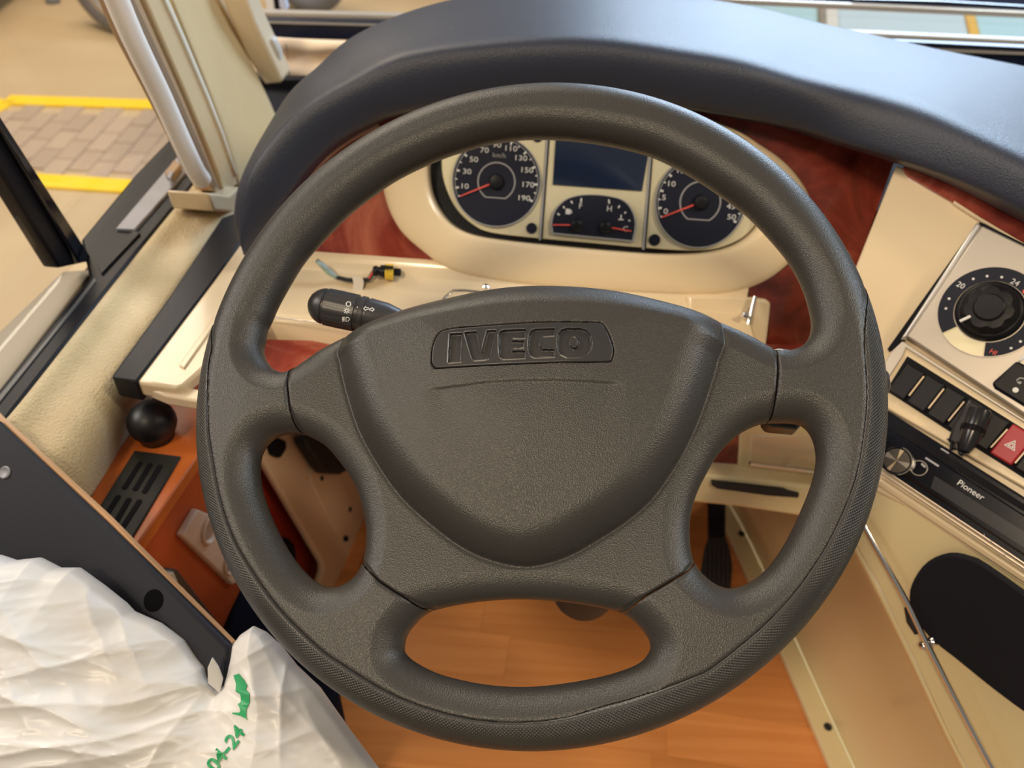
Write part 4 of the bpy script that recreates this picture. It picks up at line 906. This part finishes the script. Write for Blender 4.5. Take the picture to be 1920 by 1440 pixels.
# ================================================================== STEERING WHEEL
wl = lambda pts: np.array(smoothline([PW.loc(x, y) for x, y in pts], 4))
hT = [(524, 697), (510, 690), (498, 674), (493, 655), (496, 635), (500, 615), (508, 598), (520, 570), (541, 531), (568, 487), (600, 450), (629, 419), (660, 390), (702, 358), (746, 329), (808, 299), (860, 280), (912, 265), (965, 257), (996, 255), (1047, 256), (1113, 263), (1180, 276), (1230, 292), (1290, 323), (1347, 360), (1400, 400), (1453, 456), (1482, 495), (1505, 540), (1518, 585), (1521, 613), (1514, 638), (1497, 653), (1472, 659), (1453, 657), (1439, 650), (1403, 630), (1361, 611), (1319, 594), (1250, 574), (1194, 560), (1139, 550), (1069, 544), (1000, 543), (945, 547), (895, 555), (824, 571), (766, 587), (709, 607), (670, 623), (608, 655), (572, 680), (540, 698)]
hL = [(486, 879), (489, 853), (501, 832), (518, 819), (537, 814), (558, 813), (575, 817), (593, 825), (612, 837), (631, 858), (652, 886), (669, 915), (680, 950), (686, 981), (688, 1004), (685, 1040), (678, 1063), (664, 1083), (645, 1096), (626, 1101), (608, 1099), (586, 1086), (563, 1063), (539, 1030), (515, 985), (499, 945), (489, 912)]
hR = [(1422, 797), (1381, 818), (1346, 853), (1325, 888), (1308, 922), (1297, 957), (1293, 995), (1297, 1040), (1309, 1066), (1328, 1086), (1349, 1099), (1374, 1103), (1405, 1092), (1436, 1068), (1467, 1026), (1492, 978), (1513, 930), (1525, 893), (1530, 858), (1524, 825), (1510, 803), (1492, 795), (1460, 793)]
hB = [(760, 1225), (759, 1208), (764, 1190), (776, 1174), (791, 1158), (814, 1145), (868, 1133), (926, 1126), (984, 1124), (1049, 1128), (1107, 1136), (1157, 1147), (1184, 1162), (1207, 1185), (1219, 1208), (1213, 1229), (1192, 1247), (1138, 1266), (1061, 1281), (984, 1288), (907, 1283), (830, 1266), (784, 1245)]
HP = [wl(h) for h in (hT, hL, hR, hB)]
Ro = .225
def d_out(u, v): return np.hypot(u, v)-Ro
def d_holes(u, v):
    d = np.full(u.shape, -1.0)
    for h in HP: d = np.maximum(d, -sd_poly(h, u, v))
    return d
def wdom(u, v): return np.maximum(d_out(u, v), d_holes(u, v))
seam = [(540, 690), (540, 720), (545, 768), (553, 792), (566, 815), (600, 870), (640, 960), (660, 1040), (688, 1064), (712, 1090), (745, 1112), (780, 1130), (830, 1146), (900, 1180), (1060, 1180), (1145, 1150), (1175, 1138), (1210, 1118), (1250, 1095), (1282, 1075), (1300, 1055), (1360, 950), (1400, 860), (1438, 797), (1448, 770), (1455, 735), (1458, 700), (1456, 640), (1400, 560), (1200, 480), (900, 480), (640, 580)]
SE = np.array([PW.loc(x, y, .012) for x, y in seam])
pad = [(634, 640), (634, 672), (645, 726), (668, 799), (702, 863), (748, 928), (806, 982), (863, 1024), (920, 1050), (988, 1062), (1061, 1044), (1124, 1009), (1172, 978), (1221, 936), (1262, 880), (1290, 832), (1315, 775), (1335, 717), (1348, 670), (1358, 619), (1300, 500), (1000, 420), (700, 500)]
PAD = np.array(smoothline([PW.loc(x, y, .014) for x, y in pad], 3))
plt_ = [(262, 420), (275, 330), (310, 262), (350, 232), (450, 212), (800, 187), (1100, 170), (1440, 170), (1500, 187), (1530, 230), (1560, 300), (1578, 370), (1568, 430), (1535, 456), (1300, 463), (900, 476), (340, 503), (285, 495), (264, 465)]
kp = lambda x, y: (740+x/3.84, 560+y/3.84)
BH = .030
PLT = np.array(smoothline([PW.loc(*kp(x, y), BH) for x, y in plt_], 3))
lineP = [PW.loc(*kp(x, y), BH) for x, y in [(190, 655), (400, 635), (650, 603), (900, 590), (1150, 588), (1400, 594), (1680, 610)]]
def d_line(u, v):
    d = np.full(u.shape, 1e9)
    for (ax, ay), (bx, by) in zip(lineP[:-1], lineP[1:]):
        ex, ey = bx-ax, by-ay; t = np.clip(((u-ax)*ex+(v-ay)*ey)/(ex*ex+ey*ey), 0, 1); d = np.minimum(d, np.hypot(u-ax-ex*t, v-ay-ey*t))
    return d
LP_ = np.array(lineP)
def signed_line(u, v):   # positive above the printed crease
    return v-np.interp(u, LP_[:, 0], LP_[:, 1])
def end_fade(u, v):      # the step fades out at its ends and downward
    e = np.minimum(u-LP_[0, 0], LP_[-1, 0]-u); return np.maximum(e, 0)*np.exp(-np.maximum(-signed_line(u, v), 0)/.03)
def prof_round(t, k):   # k=1 full quarter round, k<1 leaves a crease at the plateau
    t = np.clip(t, 0, 1); q = 1-(1-t*k); return np.sqrt(np.clip(1-(1-t*k)**2, 0, 1))/math.sqrt(1-(1-k)**2) if np.isscalar(k) else np.sqrt(np.clip(1-(1-t*k)**2, 0, 1))/np.sqrt(1-(1-k)**2)
RZ = .0170
def plateau(u, v):
    r = np.hypot(u, v); return RZ - .007*(1-sstep(.10, .19, r))
def pad_h(u, v):
    dp = -sd_poly(PAD, u, v)
    t = np.clip(dp/.026, 0, 1); return .0165*(1-(1-t)**2.2)*(dp > 0) + .005*sstep(.012, .09, dp) - .0006*np.exp(-(dp/.0018)**2)
def hubz(u, v, badge=True):
    z = plateau(u, v)+pad_h(u, v)
    return z
def edge_prof(u, v):
    do = -d_out(u, v); dh = -d_holes(u, v)
    kk = .62+.38*sstep(.02, .10, v)
    return prof_round(do/.0185, 1.0)*prof_round(dh/.0165, kk)
def rim_top(u, v):
    z = hubz(u, v)*edge_prof(u, v)
    ds = sd_poly(SE, u, v); return z - .0015*(1-sstep(0, .0016, ds))
def hub_top(u, v):
    z = hubz(u, v); dh = -d_holes(u, v)
    hp = z.copy()
    wv = .0165+.012*sstep(.02, .06, v)       # wide roll-over at the top of the pad
    z = z*prof_round(dh/wv, .68+.32*sstep(.0, .05, v))
    ds = -sd_poly(SE, u, v); z = z-.0015*(1-sstep(0, .0016, ds))
    dp = sd_poly(PLT, u, v); z = z-.0050*(1-sstep(-.0008, .0003, dp))
    z = z-.0010*(1-sstep(-.0012, .0012, signed_line(u, v)))*sstep(.0, .012, end_fade(u, v))
    return z
def wbot(u, v): return -.0165*np.clip(edge_prof(u, v), 0, 1)
# grip line polygon (inside of the smooth part)
gl = [(386, 560), (402, 617), (406, 652), (400, 687), (397, 739), (398, 808), (404, 850), (418, 930), (442, 1005), (475, 1064), (528, 1139), (600, 1211), (650, 1247), (753, 1307), (888, 1347), (1022, 1350), (1138, 1323), (1200, 1305), (1300, 1268), (1339, 1247), (1422, 1180), (1478, 1122), (1519, 1067), (1559, 1000), (1600, 900), (1618, 795), (1621, 725), (1615, 640), (1615, 580), (1625, 520), (1700, 450), (1800, 0), (960, -300), (200, 0), (330, 500)]
GL = np.array(smoothline([PW.loc(x, y, .012) for x, y in gl[:29]], 3, False)+[np.array(PW.loc(x, y, .012)) for x, y in gl[29:]])
def rdom(u, v): return np.maximum(np.maximum(wdom(u, v), -sd_poly(SE, u, v)+.0004), sd_poly(GL, u, v)+.0001)
def gdom(u, v): return np.maximum(wdom(u, v), -sd_poly(GL, u, v)+.0001)
def hdom(u, v): return np.maximum(wdom(u, v), sd_poly(SE, u, v)+.0004)
def grip_top(u, v):
    z = hubz(u, v)*edge_prof(u, v); dg = sd_poly(GL, u, v)
    return z - .0007*(1-sstep(0, .0012, dg))+.0004*sstep(0, .0015, dg)
def rim_top2(u, v): return rim_top(u, v) - .0005*(1-sstep(0, .0012, -sd_poly(GL, u, v)))
def grip_attr(u, v):
    th_ = np.arctan2(v, u); r = np.hypot(u, v); do = np.clip(Ro-r, 0, .0185)
    arc = .0185*np.arccos(np.clip(1-do/.0185, -1, 1)); dg = sd_poly(GL, u, v)
    # smooth patches: bottom-left corner and the lower right quarter fade out
    f = sstep(.001, .004, dg); an = np.degrees(th_)
    f = f*(1-.85*np.exp(-((an+42)/9)**2)*(dg < .012))*(1-.8*np.exp(-((an+135)/9)**2))
    return np.stack([th_*.20, arc, f], 1)
SWr = root('steering_wheel', PW.pt(0, 0, -.02), 'large dark grey four-spoke steering wheel with padded hub, filling the view', 'steering wheel')
field_body('rim', PW, rdom, rim_top2, wbot, (-.23, .23, -.23, .23), .00095, wheel_m, SWr, warp=(wdom, .016))
field_body('textured_grip', PW, gdom, grip_top, wbot, (-.23, .23, -.23, .12), .00085, grip_m, SWr, attr=grip_attr, warp=(wdom, .016))
hub = field_body('airbag_cover', PW, hdom, hub_top, lambda u, v: -.010*np.clip(edge_prof(u, v), 0, 1), (-.17, .18, -.17, .08), .00075, wheel_m, SWr, warp=(wdom, .016))
# badge with recessed letters
LT = [[(400, 257), (489, 252), (479, 455), (388, 462)],
      [(505, 247), (590, 241), (629, 390), (668, 236), (734, 233), (694, 415), (680, 435), (655, 443), (580, 447), (562, 435)],
      [(945, 226), (945, 288), (848, 290), (846, 308), (935, 310), (935, 355), (845, 365), (848, 382), (945, 380), (945, 430), (785, 438), (762, 425), (754, 400), (752, 262), (762, 242), (785, 232)],
      [(1155, 218), (1152, 272), (1070, 275), (1050, 290), (1045, 315), (1047, 345), (1065, 368), (1155, 370), (1155, 422), (1010, 428), (985, 415), (968, 380), (964, 320), (970, 262), (988, 235), (1015, 225)],
      [(1170, 320), (1178, 262), (1200, 230), (1240, 218), (1340, 217), (1385, 232), (1412, 268), (1421, 318), (1412, 372), (1388, 405), (1350, 421), (1240, 425), (1198, 405), (1178, 372)]]
LTW = [np.array([PW.loc(*kp(x, y), BH) for x, y in L_]) for L_ in LT]
OI = np.array([PW.loc(*kp(1292+30*math.cos(t), 318+42*math.sin(t)), BH) for t in np.linspace(0, 2*math.pi, 24, endpoint=False)])
def letters(u, v):
    d = np.full(u.shape, 1e9)
    for L_ in LTW: d = np.minimum(d, sd_poly(L_, u, v))
    return np.maximum(d, -sd_poly(OI, u, v))
def badge_top(u, v):
    base = hub_top_plain(u, v); d = letters(u, v); dp = sd_poly(PLT, u, v)
    return base - .0024*(1-sstep(-.0005, .0001, d)) + .0003*np.exp(-(np.maximum(d, 0)/.0006)**2) - .0010*(1-sstep(0, .0010, -dp))
def hub_top_plain(u, v):
    z = hubz(u, v); dh = -d_holes(u, v); wv = .0165+.012*sstep(.02, .06, v)
    return z*prof_round(dh/wv, .68+.32*sstep(.0, .05, v)) + .0002
def bdom(u, v): return sd_poly(PLT, u, v)+.0003
bx0, bx1, by0, by1 = PLT[:, 0].min()-.002, PLT[:, 0].max()+.002, PLT[:, 1].min()-.002, PLT[:, 1].max()+.002
bd = field_body('logo_badge', PW, bdom, badge_top, lambda u, v: hub_top_plain(u, v)-.0045, (bx0, bx1, by0, by1), .00028, badge_m, hub)

# ================================================================== PLASTIC BAG
gB = ray(300, 1300).normalized()
PG = Plane(PZ.at(300, 1300, .012), (PZ.n-gB).normalized(), RT)
out = [(-130, 1060), (-60, 1035), (0, 1040), (30, 1050), (75, 1045), (112, 1064), (148, 1064), (195, 1098), (235, 1130), (250, 1146), (300, 1168), (345, 1200), (372, 1232), (388, 1250), (391, 1270), (399, 1285), (412, 1294), (422, 1283), (428, 1250), (434, 1210), (450, 1190), (475, 1174), (498, 1185), (528, 1212), (556, 1248), (600, 1290), (628, 1330), (658, 1372), (690, 1415), (716, 1450), (760, 1530), (760, 1600), (-130, 1600)]
BO = np.array([PG.loc(x, y) for x, y in out])
def pxuv(x, y): return np.array(PG.loc(x, y))
rnd = np.random.RandomState(5)
def vnoise(u, v, sc, seed):
    r = np.random.RandomState(seed); G = r.rand(64, 64); x, y = u*sc+17.3, v*sc+9.1
    xi, yi = np.floor(x).astype(int), np.floor(y).astype(int); fx, fy = x-xi, y-yi; fx, fy = fx*fx*(3-2*fx), fy*fy*(3-2*fy)
    g = lambda a, b: G[a % 64, b % 64]
    return (g(xi, yi)*(1-fx)+g(xi+1, yi)*fx)*(1-fy)+(g(xi, yi+1)*(1-fx)+g(xi+1, yi+1)*fx)*fy
creases = [((-20, 1330), (390, 1290), .010, 16), ((60, 1180), (380, 1300), .007, 14), ((0, 1420), (420, 1330), .012, 22), ((-20, 1290), (200, 1230), .006, 14), ((40, 1120), (180, 1290), .006, 16), ((180, 1100), (240, 1220), .007, 16), ((250, 1160), (300, 1260), .005, 12), ((60, 1300), (190, 1340), .008, 12), ((180, 1330), (430, 1400), .007, 18),
           ((440, 1250), (530, 1200), .006, 12), ((450, 1290), (600, 1290), .005, 14), ((480, 1200), (640, 1420), .006, 16), ((430, 1330), (540, 1390), .006, 12), ((540, 1260), (540, 1390), .006, 10), ((460, 1260), (545, 1330), .004, 10), ((0, 1380), (250, 1400), .01, 16), ((100, 1250), (330, 1210), .004, 12), ((80, 1440), (300, 1390), .006, 14), ((380, 1300), (300, 1440), .006, 20), ((590, 1330), (640, 1440), .006, 14)]
CR = [(pxuv(*a), pxuv(*b), h, wd*.0004) for a, b, h, wd in creases]
def bag_h(u, v):
    d = -sd_poly(BO, u, v); z = .045*np.sqrt(np.clip(d, 0, .09)/.09)+.004*sstep(0, .004, d)
    wu, wv = u+.012*(vnoise(u, v, 22, 1)-.5), v+.012*(vnoise(u, v, 22, 2)-.5)
    for a, b, h, wd in CR:
        e = b-a; L2_ = e@e; t = ((wu-a[0])*e[0]+(wv-a[1])*e[1])/L2_; tc_ = np.clip(t, 0, 1)
        ds = ((wu-a[0])*e[1]-(wv-a[1])*e[0])/math.sqrt(L2_); de = np.hypot(wu-a[0]-e[0]*tc_, wv-a[1]-e[1]*tc_)
        fall = np.exp(-np.maximum(de-np.abs(ds), 0)/.02)
        z = z+h*.34*np.exp(-np.abs(ds)/(wd*.8))*fall - h*.12*np.exp(-((np.abs(ds)-wd*3)/(wd*2))**2)*fall
    k = sstep(.002, .02, d)
    n1 = np.abs(vnoise(wu*.6+wv*.9, wv-wu*.2, 55, 3)-.5)**.7*1.6; n2 = np.abs(vnoise(wu*.5-wv*.8, wv*1.3, 120, 4)-.5)**.7*1.6; n3 = np.abs(vnoise(wu, wv, 240, 6)-.5)**.7*1.6
    m_ = vnoise(u, v, 18, 8)
    return z + k*(.0024*(1-n1)*(.4+m_)+.0009*(1-n2)*(.2+m_)+.0002*(1-n3)*m_)
bag_m = mat('bag_film', (.66, .65, .64), .34, spec=.4)
bn = bag_m.node_tree.nodes['Principled BSDF']; bn.inputs['Subsurface Weight'].default_value = .15; bn.inputs['Subsurface Scale'].default_value = .01; bn.inputs['Subsurface Radius'].default_value = (1, .9, .7)
BG = field_body('plastic_bag', PG, lambda u, v: sd_poly(BO, u, v), bag_h, lambda u, v: np.full(u.shape, -.004), (BO[:, 0].min(), BO[:, 0].max(), BO[:, 1].min(), BO[:, 1].max()), .0011, bag_m)
mark(BG, 'crumpled white plastic bag with green print on the black board', 'bag')
green = mat('print_green', (.01, .30, .10), .4)
def onbag(p, dz=0.0):
    a, b = PG.uv(p); h = bag_h(np.array([a]), np.array([b]))[0]; return PG.pt(a, b, h+.0008+dz*.5)
def bagpt(px, py):
    a = PG.at(px, py)
    for _ in range(5):
        h = bag_h(*[np.array([q]) for q in PG.uv(a)])[0]; a2 = PG.at(px, py, h); a = a2-PG.n*h
    return a
tA2, tB2 = bagpt(404, 1432), bagpt(446, 1376); te = (tB2-tA2).normalized(); tn = PG.n.cross(te)
text('date_print', '04-24', (tA2+tB2)/2, te, tn, .0135, green, BG, conform=lambda p, q: onbag(p, q), bold=.0003, sx=.92)
gp = [(438, 1266), (448, 1263), (458, 1275), (464, 1286), (460, 1292), (468, 1300), (468, 1318), (462, 1330), (462, 1345), (465, 1350), (452, 1342), (436, 1338), (436, 1336), (452, 1336), (450, 1327), (446, 1320), (452, 1316), (451, 1302), (442, 1296), (443, 1282)]
GP = np.array([PG.uv(bagpt(*q)) for q in gp])
field_body('green_print', PG, lambda u, v: sd_poly(GP, u, v), lambda u, v: bag_h(u, v)+.0008, lambda u, v: bag_h(u, v)+.0002, (GP[:, 0].min()-.001, GP[:, 0].max()+.001, GP[:, 1].min()-.001, GP[:, 1].max()+.001), .0006, green, BG)
# handle flap
hf = [bagpt(388, 1282), bagpt(398, 1234), bagpt(416, 1265), bagpt(412, 1296)]
slab('handle_flap', [hf[0]+PG.n*.01, PG.at(389, 1252, .02), PG.at(398, 1232, .02), PG.at(410, 1250, .018), PG.at(418, 1272, .012), PG.at(412, 1300, .012)], PG.n, .0015, bag_m, BG, bevel=.0005)

# loose wire with connector on the tray
WR = root('loose_cable', PF.at(660, 520, .02), 'short cable with a yellow ringed connector and foil-wrapped end above the tray', 'cable')
wp = [(628, 519), (640, 522), (655, 525), (672, 524), (690, 524), (697, 514), (702, 508)]
tube('cable', [PF.at(x, y, .016) for x, y in wp], .0022, rubber, WR, soft=3, sides=8)
tube('foil_wrap', [PF.at(594, 488, .03), PF.at(606, 499, .026), PF.at(618, 511, .022), PF.at(630, 520, .018)], [.0024, .0033, .0036, .0022], mat('foil', (.45, .62, .62), .18, 1, bump=(600, .8, 'n', .002)), WR, sides=7)
pslab('tape_flag', PF, [(660, 518), (680, 520), (682, 530), (679, 548), (661, 545), (663, 532)], .0008, mat('tape_white', (.78, .70, .58), .5), WR, off=.019)
tube('red_lead', [PF.at(692, 522, .018), PF.at(697, 513, .02), PF.at(703, 506, .02)], .0009, red, WR, sides=6)
cA, cB = PF.at(699, 508, .018), PF.at(752, 511, .014); ca = (cB-cA).normalized(); cl_ = (cB-cA).length
lathe('connector', cA, ca, [(0, .0040), (.001, .0052), (cl_*.12, .0058), (cl_*.2, .0046), (cl_*.42, .0072), (cl_*.62, .0070), (cl_*.66, .0040), (cl_*.97, .0042), (cl_, .003)], black, WR, n=20)
lathe('seal_ring', cA+ca*cl_*.44, ca, [(0, .0078), (.0015, .0086), (.003, .0078), (.0045, .0086), (.006, .0078), (.0075, .0086), (.0085, .0078)], mat('seal_yellow', (.85, .60, .05), .45), WR, n=20)
pslab('connector_clip', PF, [(714, 497), (737, 499), (737, 505), (714, 503)], .003, black, WR, off=.027)

# ================================================================== OUTSIDE THINGS
def mwheel(px, py, R_, lab, yaw, z=GZ):
    c = Z(px, py, z)+V((0, 0, R_)); ax = V((math.cos(yaw), math.sin(yaw), 0)).normalized()
    o = root('motorcycle_wheel', c-V((0, 0, R_)), lab, 'wheel', 'motorcycle wheels outside')
    w_ = .055
    n = 48; vs = []; fs = []; u = ax.orthogonal().normalized(); s = ax.cross(u); ns = 12
    for i in range(n):
        a = 2*math.pi*i/n; rd_ = u*math.cos(a)+s*math.sin(a)
        for k in range(ns):
            b = 2*math.pi*k/ns; vs.append(c+rd_*(R_-w_+w_*math.cos(b))+ax*(w_*math.sin(b)))
    for i in range(n):
        for k in range(ns): fs.append([i*ns+k, i*ns+(k+1) % ns, ((i+1) % n)*ns+(k+1) % ns, ((i+1) % n)*ns+k])
    mesh('tyre', vs, fs, tyre, o, smooth=True)
    P_ = Plane(c, ax, u)
    ringslab('wheel_rim', P_, circ((0, 0), R_-1.9*w_, 40), circ((0, 0), R_-2.5*w_, 40), .03, .06, rimm, o)
    for k in range(9):
        a = 2*math.pi*k/9; b = a+.22
        tube('spoke', [P_.pt(.05*math.cos(b), .05*math.sin(b), .02), P_.pt((R_-2.4*w_)*math.cos(a), (R_-2.4*w_)*math.sin(a), .01)], .011, rimm, o, sides=6)
    lathe('wheel_hub', c-ax*.05, ax, [(0, .05), (.03, .07), (.07, .07), (.1, .05)], rimm, o, n=20)
    return o
mwheel(222, 62, .36, 'spoked motorcycle wheel outside beyond the side window, half hidden by the pillar', math.radians(62))
mwheel(584, 24, .33, 'dark motorcycle tyre outside above the black windscreen frame', math.radians(75))
# dark vehicle corner at top left
VK = root('parked_vehicle', Z(-60, 40, GZ), 'dark grey parked vehicle at the far top left outside the window', 'vehicle')
c0, c1 = Z(-10, 34, GZ), Z(70, -30, GZ); dv = (c1-c0).normalized(); nv_ = V((-dv.y, dv.x, 0)); nv_ = nv_ if nv_.x < 0 else -nv_
for nm, z0, z1, m_, s_ in (('sill', .10, .32, mat('van_brown', (.25, .14, .07), .5), 0), ('body', .32, 1.1, mat('van_grey', (.10, .10, .12), .35), .02), ('window_band', 1.1, 1.5, gloss, .12)):
    q = [c0-dv*3+nv_*s_, c1+dv*3+nv_*s_]; q2 = [q[1]+nv_*1.6, q[0]+nv_*1.6]
    slab(nm, [p+V((0, 0, z1)) for p in q+q2], (0, 0, 1), z1-z0, m_, VK, bevel=.03)
mirror = root('display_stand', Z(100, 4, GZ), 'small dark foot of a stand on the hall floor at the top edge', 'stand')
lathe('stand_post', Z(100, 5, GZ), (0, 0, 1), [(0, .05), (.02, .05), (.05, .02), (.8, .02)], tyre, mirror, n=16)
# white panel with grey edge outside the windscreen corner
WPn = root('roof_strut', Y(500, 10, 1.6), 'white and black strut outside the windscreen corner at the top', 'strut')
P16 = Plane((0, 1.62, 0), (0, -1, 0))
pslab('white_face', P16, [(488, -60), (500, 20), (516, 22), (505, -60)], .02, mat('strut_white', (.85, .85, .80), .4), WPn, bevel=.002)
pslab('black_face', P16, [(505, -60), (516, 18), (524, 20), (514, -60)], .02, black, WPn)
pslab('grey_face', P16, [(514, -60), (524, 14), (534, 22), (538, 18), (520, -60)], .02, mat('strut_grey', (.6, .66, .8), .3), WPn, bevel=.002)
# vehicle beyond the windscreen; bright reflection in its glass painted as pale blue panes
VB = root('glazed_vehicle', (1.4, 2.9, GZ), 'glazed vehicle, panes coloured as a pale blue reflection, with a yellow pillar, parked beyond the windscreen', 'vehicle')
yv = 2.8; PV = Plane((0, yv, 0), (0, -1, 0))
blue = mat('sky_reflection_blue', (.55, .84, .95), .12, coat=.3); 
def vt(pxs, nm, m, off=0, th_=.03): return pslab(nm, PV, pxs, th_, m, VB, off=off, bevel=.004)
p0_, p1_ = PV.at(1300, 0), PV.at(2300, 60)
slab('body', [V((p0_.x-.3, yv+.05, .42)), V((p1_.x+.5, yv+.05, .42)), V((p1_.x+.5, yv+1.6, .42)), V((p0_.x-.3, yv+1.6, .42))], (0, 0, 1), .95, mat('vehicle_navy', (.02, .03, .07), .3), VB, bevel=.03)
vt([(1300, -8), (1536, 0), (1537, 60), (1300, 60)], 'window_pane', blue)
vt([(1536, 0), (1548, 0), (1549, 60), (1537, 60)], 'pillar', mat('frame_grey', (.36, .33, .29), .4), .01)
vt([(1548, 0), (1572, 2), (1573, 90), (1549, 90)], 'pillar', mat('strut_white', (.85, .85, .80), .4), .004)
vt([(1572, 2), (1812, 14), (1830, 90), (1573, 90)], 'window_pane', mat('sky_reflection_pale', (.66, .84, .95), .12, coat=.3))
vt([(1806, 12), (1826, 18), (1840, 76), (1820, 76)], 'pillar', mat('pillar_yellow', (.90, .58, .16), .4), .006)
vt([(1826, 18), (2200, 40), (2200, 110), (1842, 90)], 'window_pane', blue)
vt([(1300, -40), (2300, 0), (2300, 42), (1826, 24), (1540, 8), (1300, 0)], 'roof_rail', mat('vehicle_navy', (.02, .03, .07), .3), .01)
WA = root('wiper_arm', Y(1600, 15, 1.6), 'grey wiper arm lying across the windscreen at the top right', 'wiper')
P17 = Plane((0, 1.6, 0), (0, -1, 0))
pslab('arm', P17, [(1270, -6), (1430, 1), (1700, 12), (1960, 24), (1960, 36), (1700, 24), (1430, 11), (1270, 2)], .012, mat('wiper_tan', (.50, .44, .36), .35, .4), WA, bevel=.002)
pslab('blade', P17, [(1600, -2), (1760, 2), (1960, 14), (1960, 18), (1760, 9), (1600, 4)], .008, gloss, WA, off=-.015)
